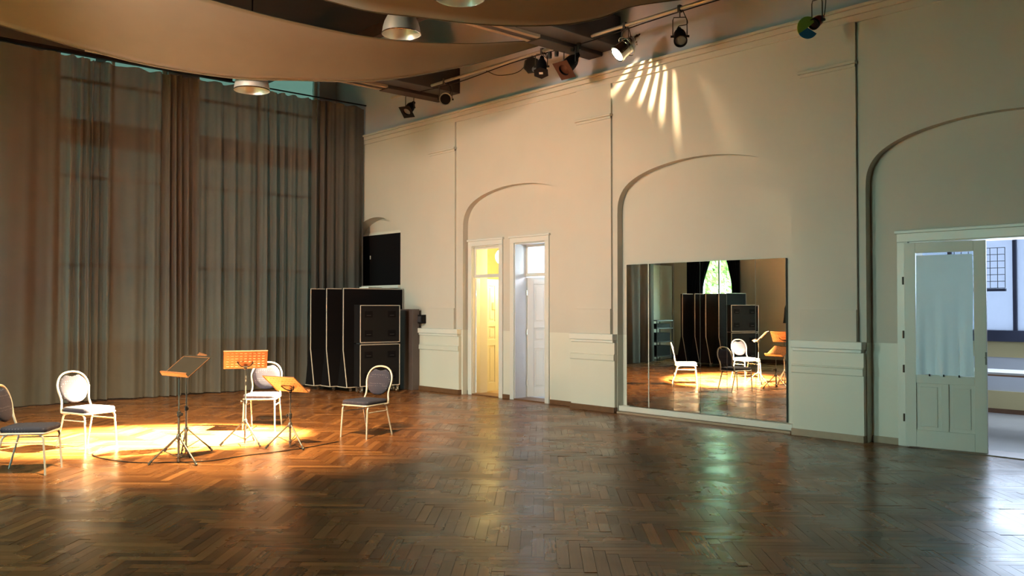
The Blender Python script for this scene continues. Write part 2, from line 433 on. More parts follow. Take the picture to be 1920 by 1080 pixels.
# ------------------------------------------------------------------ right wall
def arch_curve(y0, y1, top=3.77, n=24):
    """basket arch between y0<y1: vertical jambs to z=3.12 with rounded shoulders"""
    yc = (y0 + y1) / 2; h = (y1 - y0) / 2; k = h / 1.47
    prof = [(1.0, 3.05), (0.992, 3.22), (0.955, 3.36), (0.88, 3.485), (0.76, 3.585), (0.60, 3.665), (0.42, 3.72), (0.22, 3.757), (0.0, top)]
    pts = [Vector((yc + a*h, z, 0)) for a, z in prof] + [Vector((yc - a*h, z, 0)) for a, z in prof[-2::-1]]
    return [(p.x, p.y) for p in smooth_path(pts, 4)]
def wall_cells(bm, axis, c0, c1, a0, a1, z0, z1, holes, mi=0):
    """slab with rectangular holes. axis 'x': slab spans x c0..c1, runs along y a0..a1"""
    As = sorted({a0, a1} | {h[0] for h in holes} | {h[1] for h in holes}); Zs = sorted({z0, z1} | {h[2] for h in holes} | {h[3] for h in holes})
    As = [a for a in As if a0 <= a <= a1]; Zs = [z for z in Zs if z0 <= z <= z1]
    for i in range(len(As)-1):
        run = None
        for j in range(len(Zs)-1):
            ca, cz = (As[i]+As[i+1])/2, (Zs[j]+Zs[j+1])/2
            hole = any(h[0] < ca < h[1] and h[2] < cz < h[3] for h in holes)
            if not hole:
                if run is None: run = [Zs[j], Zs[j+1]]
                else: run[1] = Zs[j+1]
            if (hole or j == len(Zs)-2) and run:
                if axis == 'x': box(bm, c0, c1, As[i], As[i+1], run[0], run[1], mi)
                else: box(bm, As[i], As[i+1], c0, c1, run[0], run[1], mi)
                run = None
ARCH = [(-1.94, 1.03), (2.02, 4.96), (5.95, 8.91), (9.80, 12.70)]
NICHE = (14.72, 16.62)
wr = bmesh.new()
def spandrel(bm, pts, ztop):
    """wall face above an arch curve (y descending), with soffit"""
    for (ya, za), (yb, zb) in zip(pts, pts[1:]):
        v = [bm.verts.new(c) for c in ((XR, ya, za), (XR, yb, zb), (XR, yb, ztop), (XR, ya, ztop), (XB, ya, za), (XB, yb, zb))]
        bm.faces.new((v[0], v[1], v[2], v[3])); bm.faces.new((v[0], v[4], v[5], v[1]))
edges = [YN]
for a in ARCH: edges += [a[0], a[1]]
edges.append(14.72)
for i in range(0, len(edges), 2): box(wr, XR, XB, edges[i], edges[i+1], 0, ZCOR)
for y0, y1 in ARCH: spandrel(wr, arch_curve(y0, y1), ZCOR)
# window niche near the curtain: shallow segmental head
npts = [(16.55, 3.20), (16.35, 3.36), (16.05, 3.47), (15.65, 3.52), (15.25, 3.46), (14.95, 3.33), (14.72, 3.16)]
npts = [(p.x, p.y) for p in smooth_path([Vector((a, b, 0)) for a, b in npts], 4)]
for (ya, za), (yb, zb) in zip(npts, npts[1:]):
    v = [wr.verts.new(c) for c in ((XR, ya, za), (XR, yb, zb), (XR, yb, ZCOR), (XR, ya, ZCOR), (XB+.2, ya, za), (XB+.2, yb, zb))]
    wr.faces.new((v[0], v[1], v[2], v[3])); wr.faces.new((v[0], v[4], v[5], v[1]))
box(wr, XR, XB+.2, 16.55, YF, 0, ZCOR); box(wr, XR, XB, 14.72, 16.55, 0, 2.04)
D1 = (11.80, 12.56, 0.0, 2.74); D2 = (10.62, 11.40, 0.0, 2.74); D3 = (2.85, 4.50, 0.0, 2.40)
wall_cells(wr, 'x', XB, XB+.35, YN, YF, 0, ZCOR, [D1, D2, D3, (14.72, 16.55, 2.04, 3.6)])
wall_r = struct(finish(wr, 'wall_right', M['wall']), 'long cream plaster wall with shallow arched recesses')
# upper band above the cornice
ub = bmesh.new(); box(ub, XR+.02, XB+.35, YN, YF, ZCOR, ZC)
finish(ub, 'upper_wall_band', M['lilac'], wall_r)

def chunk(bm, y0, y1, z0, z1, d): box(bm, XR - d, XR + .01, y0, y1, z0, z1)
# cornice
cb = bmesh.new()
chunk(cb, YN, YF-.02, 5.27, 5.31, .075); chunk(cb, YN, YF-.02, 5.20, 5.27, .045); chunk(cb, YN, YF-.02, 5.11, 5.20, .02)
struct(finish(cb, 'trim_1', M['wall'], bevel=.008), 'thin moulded cornice between the cream wall and the lilac band')
# pilasters
def pilaster(i, y0, y1, sy0, sy1, label):
    root = empty('pilaster', (0, 0, 0)); tag(root, label, 'pilaster', None); root['kind'] = 'structure'
    b = bmesh.new(); chunk(b, sy0, sy1, 1.21, 5.11, .035); finish(b, 'shaft', M['wall'], root)
    b = bmesh.new(); chunk(b, sy0-.015, sy1+.015, 4.60, 4.635, .075); chunk(b, sy0-.0, sy1+.0, 4.56, 4.60, .05); finish(b, 'cap_moulding', M['wall'], root, bevel=.006)
    b = bmesh.new(); chunk(b, sy0-.002, sy1+.002, 1.21, 1.60, .06); finish(b, 'pedestal_block', M['wall'], root, bevel=.004)
    b = bmesh.new(); chunk(b, y0, y1, 1.115, 1.21, .11); chunk(b, y0+.02, y1-.02, 1.075, 1.115, .085); finish(b, 'dado_cap', M['trim'], root, bevel=.008)
    b = bmesh.new(); chunk(b, y0+.002, y1-.002, 0.0, 1.075, .06); finish(b, 'dado_block', M['wall'], root)
    b = bmesh.new(); chunk(b, y0-.0, y1+.0, .80, .885, .085); chunk(b, y0, y1, .885, .905, .075); finish(b, 'dado_band', M['wall'], root, bevel=.006)
    b = bmesh.new(); chunk(b, y0-.004, y1+.004, 0, .085, .085); finish(b, 'plinth_board', M['skirt_pale'] if i >= 2 else M['skirt'], root, bevel=.004)
    return root
pilaster(0, 12.74, 14.05, 12.90, 13.70, 'plaster pilaster between the far window and the two narrow doors')
pilaster(1, 8.92, 9.85, 9.01, 9.75, 'plaster pilaster between the right-hand narrow door and the mirror')
pilaster(2, 4.97, 5.92, 5.06, 5.80, 'plaster pilaster between the mirror and the wide doorway')
# baseboards in the recesses
def base(y0, y1, x=XB, h=.075, m='skirt', nm='baseboard_right'):
    b = bmesh.new(); box(b, x-.02, x+.005, y0, y1, 0, h); struct(finish(b, nm, M[m], bevel=.003), 'low wooden skirting board along the right wall')
base(11.49, 11.71); base(9.86, 10.50); base(12.70, 12.74, XB); base(14.06, 17.2, XR); base(4.62, 4.95, XB, .08, 'skirt_pale')

# blackout in the niche, sill
rw = empty('window_1', (XB+.14, 15.6, 2.04)); struct(rw, 'small arched window high on the right wall blacked out with a dark board')
b = bmesh.new(); box(b, 0, .02, -.875, .95, 0.03, 1.135); finish(b, 'blackout_board', M['black_felt'], rw)
b = bmesh.new(); box(b, -.02, .05, -.88, .95, 1.135, 1.17); finish(b, 'head_rail', M['trim'], rw, bevel=.005)
b = bmesh.new(); box(b, .02, .30, -.88, .95, 1.14, 1.60); finish(b, 'arch_infill', M['wall'], rw)
b = bmesh.new(); box(b, -.34, .06, -.90, .98, -0.03, 0.03); finish(b, 'window_sill', M['trim'], rw, bevel=.006)
b = bmesh.new(); box(b, -.012, 0, .62, .64, .62, .70); finish(b, 'window_catch', M['trim'], rw)

# ------------------------------------------------------------------ doors 1 and 2 (narrow, open, with transoms)
def panel_door(name, w, h, parent, rows, m, glazed=None, th=0.04, stile=.11):
    """door leaf in local x 0..w, y -th/2..th/2"""
    root = bpy.data.objects.new(name, None); COL.objects.link(root); root.parent = parent
    b = bmesh.new(); box(b, 0, stile, -th/2, th/2, 0, h); box(b, w-stile, w, -th/2, th/2, 0, h)
    prev = 0.0
    for (a, c, cols) in rows:
        box(b, stile, w-stile, -th/2, th/2, prev, a); prev = c
        if cols == 2: box(b, w/2-.04, w/2+.04, -th/2, th/2, a, c)
    box(b, stile, w-stile, -th/2, th/2, prev, h)
    finish(b, 'door_frame', m, root, bevel=.004)
    for (a, c, cols) in rows:
        if cols == 0: continue
        spans = [(stile, w/2-.04), (w/2+.04, w-stile)] if cols == 2 else [(stile, w-stile)]
        for (p, q) in spans:
            b = bmesh.new(); box(b, p-.002, q+.002, -th*.2, th*.2, a-.002, c+.002); box(b, p+.04, q-.04, -th*.36, th*.36, a+.04, c-.04)
            finish(b, 'panel', m, root, bevel=.004)
    return root
def hinge(parent, x, y, z, m='alu'):
    b = bmesh.new(); tube(b, [(x, y, z-.045), (x, y, z+.045)], .011, 8); finish(b, 'hinge', M[m], parent, smooth=True)
def narrow_door(n, y0, y1, ang, hx, label, glassmat):
    root = empty('door_%d' % n, (XB, (y0+y1)/2, 0)); struct(root, label); hw = (y1-y0)/2
    # casing on the face of the recess
    b = bmesh.new()
    box(b, -.028, .0, -hw-.10, -hw, 0, 2.75); box(b, -.028, .0, hw, hw+.10, 0, 2.75); box(b, -.028, .0, -hw-.10, hw+.10, 2.75, 2.84)
    box(b, -.045, -.0, -hw-.125, hw+.125, 2.84, 2.875)
    finish(b, 'casing', M['casing'], root, bevel=.005)
    b = bmesh.new()
    box(b, .0, .35, -hw, -hw+.012, 0, 2.74); box(b, .0, .35, hw-.012, hw, 0, 2.74); box(b, .0, .35, -hw+.012, hw-.012, 2.728, 2.74)
    finish(b, 'jamb_lining', M['casing'], root)
    b = bmesh.new(); box(b, hx, hx+.05, -hw+.012, hw-.012, 2.165, 2.225); finish(b, 'transom_bar', M['casing'], root, bevel=.005)
    b = bmesh.new()
    box(b, hx+.012, hx+.04, -hw+.012, -hw+.05, 2.225, 2.728); box(b, hx+.012, hx+.04, hw-.05, hw-.012, 2.225, 2.728); box(b, hx+.012, hx+.04, -hw+.05, hw-.05, 2.69, 2.728)
    finish(b, 'transom_frame', M['casing'], root)
    b = bmesh.new(); box(b, hx+.02, hx+.026, -hw+.05, hw-.05, 2.225, 2.69); finish(b, 'pane', glassmat, root)
    b = bmesh.new(); box(b, -.02, .36, -hw+.0, hw-.0, 0, .02); finish(b, 'threshold', M['skirt'], root)
    lf = panel_door('door_leaf', 2*hw-.05, 2.12, root, [(.16, .86, 2), (.98, 1.22, 2), (1.32, 2.0, 2)], M['casing'])
    lf.location = (hx+.03, hw-.02, .03); lf.rotation_euler = (0, 0, ang)
    for z in (.25, 1.15, 1.85): hinge(lf, -.005, -.02, z)
    return root, lf
d1, lf1 = narrow_door(1, D1[0], D1[1], R(14), .03, 'left of the two narrow open doorways, glowing warm yellow inside', M['glass'])
d2, lf2 = narrow_door(2, D2[0], D2[1], R(-38), .26, 'right of the two narrow open doorways, pale bluish white inside', M['glass'])
b = bmesh.new(); box(b, .50, .60, -.024, -.02, 1.55, 1.68); finish(b, 'paper_notice', M['paper'], lf1)
# lobby rooms behind them
def room(nm, x0, x1, y0, y1, z1, mw, mf, label, skip=()):
    rs = []
    b = bmesh.new(); box(b, x1, x1+.1, y0-.1, y1+.1, 0, z1); rs.append(struct(finish(b, 'wall_%s_back' % nm, mw), 'back wall of the ' + label))
    b = bmesh.new(); box(b, x0, x1, y0-.1, y0, 0, z1); rs.append(struct(finish(b, 'wall_%s_near' % nm, mw), 'near side wall of the ' + label))
    b = bmesh.new(); box(b, x0, x1, y1, y1+.1, 0, z1); rs.append(struct(finish(b, 'wall_%s_far' % nm, mw), 'far side wall of the ' + label))
    b = bmesh.new(); box(b, x0, x1+.1, y0-.1, y1+.1, z1, z1+.1); struct(finish(b, 'ceiling_%s' % nm, M['annex_wall']), 'ceiling of the ' + label)
    b = bmesh.new(); box(b, x0, x1+.1, y0-.1, y1+.1, -.1, 0.0); struct(finish(b, 'floor_%s' % nm, mf), 'floor of the ' + label)
    return rs
room('lobby', XB+.35, 13.0, 11.66, 14.2, 3.2, M['yellow_room'], M['skirt_pale'], 'yellow lobby behind the left narrow door')
room('passage', XB+.35, 13.0, 9.6, 11.52, 3.2, M['annex_wall'], M['annex_floor'], 'pale passage behind the right narrow door')
def globe(loc, m, label, r=.11, drop=.5):
    root = empty('ceiling_lamp', loc); tag(root, label, 'lamp')
    b = bmesh.new(); lathe(b, [(0, -r)] + [(r*math.sin(R(a)), -r*math.cos(R(a))) for a in range(15, 166, 15)] + [(.03, r)], 20); finish(b, 'globe', M[m], root, smooth=True)
    b = bmesh.new(); tube(b, [(0, 0, r), (0, 0, drop)], .012); box(b, -.05, .05, -.05, .05, drop-.03, drop); finish(b, 'rod', M['alu'], root)
globe((11.3, 12.75, 2.60), 'lobby_lamp', 'warm glowing globe lamp hanging in the yellow lobby', .16, .6)
lamp('lobby_lamp_light', 'POINT', (11.3, 12.45, 2.35), 45, (1.0, .78, .36), shadow_soft_size=.12)
globe((12.0, 10.7, 2.75), 'opal_cool', 'added cool white globe lamp lighting the pale passage', .16, .45)  # added globe and point lamp, put in to brighten the passage
lamp('passage_fill_light', 'POINT', (11.7, 10.75, 2.4), 40, (.82, .88, 1.0), shadow_soft_size=.12)

# ------------------------------------------------------------------ door 3 (wide double door, left leaf ajar)
d3 = empty('door_3', (XB, 3.675, 0)); struct(d3, 'wide white double doorway at the far right with its left leaf ajar')
b = bmesh.new(); hw = .825
box(b, -.03, 0, -hw-.13, -hw, 0, 2.40); box(b, -.03, 0, hw, hw+.13, 0, 2.40); box(b, -.03, 0, -hw-.13, hw+.13, 2.40, 2.50); box(b, -.05, 0, -hw-.15, hw+.15, 2.50, 2.535)
finish(b, 'casing', M['trim'], d3, bevel=.005)
b = bmesh.new(); box(b, 0, .35, -hw, -hw+.012, 0, 2.40); box(b, 0, .35, hw-.012, hw, 0, 2.40); box(b, 0, .35, -hw+.012, hw-.012, 2.388, 2.40); finish(b, 'jamb_lining', M['trim'], d3)
b = bmesh.new(); box(b, -.03, .36, -hw, hw, 0, .012); finish(b, 'threshold', M['skirt'], d3)
lf3 = panel_door('door_leaf', .86, 2.37, d3, [(.20, .74, 2), (.84, 2.25, 0)], M['trim'], stile=.125)
lf3.location = (-.055, hw+.03, .012); lf3.rotation_euler = (0, 0, R(-90 + 9.5))
b = bmesh.new(); box(b, .12, .74, .004, .010, .83, 2.26); finish(b, 'pane', M['glass'], lf3)
# cloth hung over the glass, slightly gathered at its lower hem
b = bmesh.new(); nx, nz = 28, 24; grid = []
for i in range(nz+1):
    row = []; t = i/nz
    for k in range(nx+1):
        s = k/nx; z = 2.22 - t*1.385 + (.012*math.sin(s*9) - .03*s*(1-s)*0) * t
        x = .135 + s*.585 - .02*t*(s-.5)*-1 + .006*math.sin(t*7)*(s > .9)
        y = -.012 - .012*t*math.sin(s*14+1.5*t) - .010*t*t*math.sin(s*31) - .005*math.sin(s*4+t*3)
        row.append(b.verts.new((x, y, z)))
    grid.append(row)
for i in range(nz):
    for k in range(nx): b.faces.new((grid[i][k], grid[i][k+1], grid[i+1][k+1], grid[i+1][k]))
finish(b, 'door_cloth', M['white_cloth'], lf3, smooth=True, angle=80)
for x in (.27, .42, .58):
    b = bmesh.new(); box(b, x-.005, x+.005, -.04, -.018, .825, .85); finish(b, 'drawing_pin', M['black'], lf3)
for z in (.33, .90, 1.30, 1.93): hinge(lf3, -.012, -.018, z, 'stand')
b = bmesh.new(); box(b, .845, .862, -.028, -.019, .98, 1.12); tube(b, [(.853, -.028, 1.06), (.853, -.045, 1.06)], .010, 8, 1); finish(b, 'door_latch', M['stand_pole'], lf3, smooth=True)

# annex room beyond door 3
AX0, AX1, AY0, AY1 = XB+.35, 14.6, 0.6, 6.6
b = bmesh.new(); box(b, AX0, AX1+.1, AY0-.1, AY1+.1, -.1, 0.0); struct(finish(b, 'floor_annex', M['annex_floor']), 'pale grey floor of the side room at the right')
b = bmesh.new(); box(b, AX0, AX1+.1, AY0-.1, AY1+.1, 3.1, 3.2); struct(finish(b, 'ceiling_annex', M['annex_wall']), 'ceiling of the side room at the right')
b = bmesh.new(); box(b, AX0, AX1, AY0-.1, AY0, 0, 3.1); struct(finish(b, 'wall_annex_near', M['annex_wall']), 'near wall of the side room at the right')
b = bmesh.new(); box(b, AX0, AX1, AY1, AY1+.1, 0, 3.1); struct(finish(b, 'wall_annex_far', M['annex_wall']), 'far wall of the side room at the right')
b = bmesh.new(); wall_cells(b, 'x', AX1, AX1+.1, AY0, AY1, 0, 3.1, [(3.0, 6.4, 1.22, 2.95)]); wa = struct(finish(b, 'wall_annex_back', M['annex_wall']), 'back wall of the side room with a wide frosted window')
b = bmesh.new(); box(b, AX1-.012, AX1, AY0, AY1, 0.86, 1.12); finish(b, 'yellow_band', M['annex_yellow'], wa)
b = bmesh.new(); box(b, AX1-.03, AX1, AY0, AY1, 0, .34); finish(b, 'yellow_skirting', M['annex_yellow'], wa)
b = bmesh.new(); box(b, AX1-.035, AX1, AY0, AY1, 0, .07); finish(b, 'dark_skirting', M['skirt'], wa)
w2 = empty('window_2', (AX1, 4.7, 1.22)); struct(w2, 'wide frosted window with navy frame in the side room')
b = bmesh.new(); box(b, -.06, .04, -1.7, 1.7, -.12, .05); box(b, -.04, .04, -1.7, -1.65, .05, 1.73); box(b, -.04, .04, 1.65, 1.7, .05, 1.73); box(b, -.04, .04, -1.7, 1.7, 1.69, 1.73)
for y in (-1.05, .03, .98): box(b, -.045, .03, y-.025, y+.025, .05, 1.7)
finish(b, 'window_frame', M['navy'], w2, bevel=.004)
for a, c in ((-1.65, -1.075), (-1.025, .005), (.055, .955), (1.005, 1.65)):
    b = bmesh.new(); box(b, 0, .008, a, c, .05, 1.69); finish(b, 'pane', M['glass_frost'], w2)
# added strip lamp, put in to brighten the side room
sl = empty('added_strip_lamp', (12.6, 3.6, 3.02)); tag(sl, 'added cool ceiling strip lamp in the side room at the right', 'lamp')
b = bmesh.new(); box(b, -.08, .08, -.65, .65, .02, .08); finish(b, 'housing', M['annex_wall'], sl)
b = bmesh.new(); box(b, -.06, .06, -.62, .62, -.01, .02); finish(b, 'diffuser', M['opal_cool'], sl)
lamp('annex_daylight', 'AREA', (14.45, 3.9, 2.1), 48, (.66, .80, 1.0), aim=(10.4, 3.0, 0.6), shape='RECTANGLE', size=2.6, size_y=1.4)
# wire grid rack hanging on the window
gr = empty('wire_grid', (AX1-.066, 5.22, 1.92)); tag(gr, 'square wire grid panel hanging in front of the frosted window', 'grid')
b = bmesh.new()
for k in range(8): tube(b, [(0, -.37+k*.74/7, 0), (0, -.37+k*.74/7, .62)], .005, 5)
finish(b, 'vertical_wires', M['grey_dark'], gr)
b = bmesh.new()
for k in range(7): tube(b, [(0, -.37, k*.62/6), (0, .37, k*.62/6)], .005, 5)
finish(b, 'horizontal_wires', M['grey_dark'], gr)
b = bmesh.new(); box(b, -.04, .02, -.38, .38, -.05, -.01); finish(b, 'ledge', M['navy'], gr)
# table
tb = empty('side_table', (12.9, 4.2, 0)); tag(tb, 'long white-topped table with wooden edge seen through the doorway', 'table')
b = bmesh.new(); box(b, -.35, .35, -1.0, 1.25, .735, .765); finish(b, 'tabletop', M['desk_white'], tb, bevel=.003)
b = bmesh.new(); box(b, -.352, .352, -1.002, 1.252, .715, .735); finish(b, 'edge_board', M['wood'], tb)
for y in (-.42, .95):
    b = bmesh.new(); box(b, -.30, .30, y, y+.06, .66, .715); finish(b, 'cross_beam', M['wood'], tb)
for x, y in ((-.27, -.45), (.27, -.45), (-.27, 1.0), (.27, 1.0)):
    b = bmesh.new(); tube(b, [(x, y, 0), (x, y, .715)], .03, 14); finish(b, 'leg', M['alu'], tb, smooth=True)

# ------------------------------------------------------------------ mirror
mr = empty('wall_mirror', (XB-.004, 7.425, 0.0), R(0.8), 'large wall mirror made of six tall joined panels on a white ledge', 'mirror')
y1m, y0m = 8.77 - 7.425, 6.085 - 7.425; zb, zt = .125, 2.275
cuts_px = [0, .145, .305, .465, .64, .82, 1.0]
cuts_m = [8.77, 8.345, 7.885, 7.425, 6.985, 6.535, 6.085]
for i in range(6):
    a, c = cuts_m[i] - 7.425, cuts_m[i+1] - 7.425
    b = bmesh.new(); g = .0035
    v = [b.verts.new(q) for q in ((-.052, a-g, zb), (-.052, c+g, zb), (-.052, c+g, zt), (-.052, a-g, zt))]; b.faces.new(v)
    o = finish(b, 'mirror_panel', M['mirror'], mr)
    # panels were set by hand: a hair out of plane with one another
    o.rotation_euler = (0, [0.0004, -0.0003, .0002, .0002, -.0004, .0003][i], [.0006, -.0006, .0004, .0, .0005, -.0005][i])
b = bmesh.new(); box(b, -.05, 0, y0m, y1m, zb-.0, zt); finish(b, 'backing_board', M['mirror_edge'], mr)
b = bmesh.new(); box(b, -.056, -.044, cuts_m[1]-7.425-.006, cuts_m[1]-7.425+.006, zb, zt); finish(b, 'joint_strip', M['trim'], mr)
lg = bmesh.new(); box(lg, XB-.11, XB+.0, 5.96, 8.90, .035, .115); box(lg, XB-.07, XB, 5.96, 8.90, 0, .035)
struct(finish(lg, 'trim_2', M['trim'], bevel=.006), 'white ledge along the floor under the mirror')
lg = bmesh.new(); box(lg, XB-.16, XB-.07, 5.96, 8.90, 0, .03); struct(finish(lg, 'baseboard_mirror', M['skirt_pale'], bevel=.004), 'pale wooden strip at the foot of the mirror ledge')

# ------------------------------------------------------------------ far wall, opposite wall, rear wall with windows
def window(n, axis, c, a0, a1, z0, z1, label, panes=(2, 3), bars=(), gm='glass', fr=.07, inward=1):
    """window frame + panes in the plane axis=c"""
    root = empty('window_%d' % n, ((c, (a0+a1)/2, z0) if axis == 'x' else ((a0+a1)/2, c, z0))); struct(root, label)
    if axis == 'y': root.rotation_euler = (0, 0, R(90))
    h = (a1-a0)/2; H = z1-z0; b = bmesh.new()
    box(b, -.04, .04, -h, -h+fr, fr, H-fr); box(b, -.04, .04, h-fr, h, fr, H-fr); box(b, -.04, .04, -h, h, 0, fr); box(b, -.04, .04, -h, h, H-fr, H)
    nx, nz = panes; ys = [-h + 2*h*k/nx for k in range(nx+1)]; zs = [0] + [z - z0 for z in bars] + [H]
    for y in ys[1:-1]: box(b, -.03, .03, y-fr*.4, y+fr*.4, fr, H-fr)
    for z in zs[1:-1]: box(b, -.032, .032, -h+fr, h-fr, z-.03, z+.03)
    finish(b, 'window_frame', M['trim'], root, bevel=.004)
    for i in range(nx):
        for j in range(len(zs)-1):
            b = bmesh.new(); box(b, -.003, .003, ys[i]+fr*.35, ys[i+1]-fr*.35, zs[j]+.025, zs[j+1]-.025); finish(b, 'pane', M[gm], root)
    return root
FW = [(1.0, 3.6), (4.5, 6.5), (7.1, 9.85)]
holes = []
for a, c in FW: holes += [(a, c, .9, 4.72), (a, c, 5.05, 7.0)]
b = bmesh.new(); wall_cells(b, 'y', YF, YF+.3, XL-.3, XB+.35, 0, ZC, holes)
struct(finish(b, 'wall_far', M['lilac']), 'far wall with tall windows behind the drawn curtains')
for n, (a, c) in enumerate(FW):
    r1 = window(3+n, 'y', YF+.15, a, c, .9, 4.72, ['left', 'middle', 'right'][n] + ' tall window behind the long curtain', (2, 3), (2.4, 4.05), 'glass_teal')
    window(6+n, 'y', YF+.15, a, c, 5.05, 7.0, ['left', 'middle', 'right'][n] + ' upper window above the curtain rail', (2, 1), (5.85,), 'glass_teal')
    portal(((a+c)/2, YF+.28, 3.7), ((a+c)/2, 0, 3.7), c-a, 5.6)
OWN = [(14.55, 15.80), (11.0, 12.2), (7.0, 8.2), (2.9, 4.3)]
b = bmesh.new(); wall_cells(b, 'x', XL-.3, XL, YN, YF, 0, ZC, [(a, c, 1.0, 4.3) for a, c in OWN])
wl = struct(finish(b, 'wall_left', M['cream']), 'cream wall opposite with tall windows, seen in the mirror')
b = bmesh.new(); box(b, XL, XL+.03, YN, YF, 1.12, 1.2); box(b, XL, XL+.02, YN, YF, .98, 1.0); finish(b, 'dado_moulding', M['cream'], wl)
b = bmesh.new(); box(b, XL, XL+.025, YN, YF, 0, .1); struct(finish(b, 'baseboard_left', M['skirt']), 'dark skirting board of the opposite wall')
for n, (a, c) in enumerate(OWN):
    window(9+n, 'x', XL-.15, a, c, 1.0, 4.3, ['window opposite the far corner between two black curtains, garden green outside', 'second window of the opposite wall with its curtains open', 'third window of the opposite wall with its curtains open', 'fourth window of the opposite wall behind closed black curtains'][n], (2, 3), (3.2,), 'glass')
    if n in (0, 1, 2): portal((XL-.28, (a+c)/2, 2.65), (5, (a+c)/2, 2.65), c-a, 3.3)
b = bmesh.new(); wall_cells(b, 'y', YN-.3, YN, XL-.3, XB+.35, 0, ZC, [])
struct(finish(b, 'wall_rear', M['cream']), 'plain rear wall behind the viewer')
# ceiling
b = bmesh.new(); box(b, XL-.3, XB+.35, YN-.3, YF+.3, ZC, ZC+.2); struct(finish(b, 'ceiling', M['ceil']), 'dark high ceiling above the cloth sails')

# ------------------------------------------------------------------ steel beams
for k, (y, lab) in enumerate(((13.33, 'dark steel roof beam meeting the wall above the two leftmost stage lights'), (9.36, 'dark steel roof beam meeting the wall beside the lit spotlight'), (5.43, 'dark steel roof beam above the colour-wheel spotlight'), (1.5, 'dark steel roof beam over the viewer'))):
    root = empty('roof_beam', (0, y, 5.62)); tag(root, lab, 'beam')
    b = bmesh.new(); box(b, XL, XR+.02, -.02, .02, .02, .34); box(b, XL, XR+.02, -.13, .13, .30, .36); finish(b, 'web', M['steel'], root)
    b = bmesh.new(); box(b, XL, XR+.02, -.14, -.06, -.02, .03); box(b, XL, XR+.02, .06, .14, -.02, .03); finish(b, 'flange', M['steel_pale'], root)
    b = bmesh.new(); box(b, XL, XR+.02, -.06, .06, -.01, .02); finish(b, 'flange_slot', M['steel'], root)
    b = bmesh.new(); box(b, 8.4, XR+.015, -.52, -.14, .02, .50, 0); finish(b, 'duct_box', M['grey_dark'], root, bevel=.01)
    b = bmesh.new(); box(b, 8.9, XR+.01, -.145, .145, -.04, .10); finish(b, 'end_shoe', M['steel'], root, bevel=.01)
# purlins along the room
for k, x in enumerate((8.2, 5.2, 2.2, -.8)):
    b = bmesh.new(); box(b, x-.06, x+.06, YN, YF, 6.2, 6.4)
    tag(finish(b, 'purlin', M['steel']), ['dark purlin nearest the right wall, above the beams', 'second dark purlin from the right wall above the beams', 'third dark purlin from the right wall above the beams', 'dark purlin farthest from the right wall'][k], 'beam')

# ------------------------------------------------------------------ cloth sails
def sail(name, E1, E2, label):
    """ruled surface between two hanging edges (lists of (x,y,z) from their shared tip)"""
    A = smooth_path(E1, 6); B = smooth_path(E2, 6); n = 60
    def samp(P, t):
        f = t * (len(P)-1); i = min(int(f), len(P)-2); return P[i].lerp(P[i+1], f-i)
    b = bmesh.new(); rows = []
    for i in range(n+1):
        t = i/n; a, c = samp(A, t), samp(B, t); row = []
        for k in range(17):
            s = k/16; p = a.lerp(c, s); p.z += .10*math.sin(math.pi*s)*math.sin(math.pi*t) 
            row.append(b.verts.new(p))
        rows.append(row)
    for i in range(n):
        for k in range(16): b.faces.new((rows[i][k], rows[i][k+1], rows[i+1][k+1], rows[i+1][k]))
    bmesh.ops.remove_doubles(b, verts=b.verts, dist=1e-5)
    root = empty(name, tuple(A[0])); tag(root, label, 'sail')
    for v in b.verts: v.co -= A[0]
    o = finish(b, 'cloth', M['sail'], root, smooth=True, angle=90)
    sd = o.modifiers.new('solidify', 'SOLIDIFY'); sd.thickness = .006
    for P in (A, B):
        b = bmesh.new(); tube(b, [p - A[0] for p in P], .008, 5); finish(b, 'hem', M['sail'], root, smooth=True)
    return root
T1 = (9.55, 9.60, 5.76)
def lerp2(A, B, s): return (A[0]+(B[0]-A[0])*s, A[1]+(B[1]-A[1])*s)
def edge(T, B, sz): return [T] + [(*lerp2(T, B, s), z) for s, z in sz]
far1 = edge(T1, (-2, 15), [(.03, 5.62), (.08, 5.39), (.13, 5.19), (.215, 4.935), (.31, 4.85), (.37, 4.82), (.45, 4.90), (.52, 5.06), (.60, 5.30), (.70, 5.62), (.8, 5.95)])
near1 = edge(T1, (-2, 11), [(.05, 5.66), (.14, 5.44), (.25, 5.28), (.35, 5.27), (.45, 5.34), (.56, 5.48), (.70, 5.7), (.85, 5.95)])
sail('shade_sail', far1, near1, 'beige cloth sail sagging in front of the long curtain, behind the second dome lamp')
T2 = (9.55, 7.05, 5.76)
far2 = edge(T2, (-2, 11), [(.07, 5.54), (.11, 5.32), (.15, 5.18), (.20, 5.08), (.25, 5.03), (.31, 5.02), (.35, 5.01), (.39, 5.06), (.50, 5.25), (.62, 5.52), (.75, 5.9)])
near2 = edge(T2, (-2, 4), [(.1, 5.6), (.2, 5.5), (.3, 5.44), (.4, 5.42), (.5, 5.44), (.6, 5.5), (.75, 5.62), (.9, 5.9)])
sail('shade_sail', far2, near2, 'nearer beige cloth sail at the top of the picture above the lit spotlight')

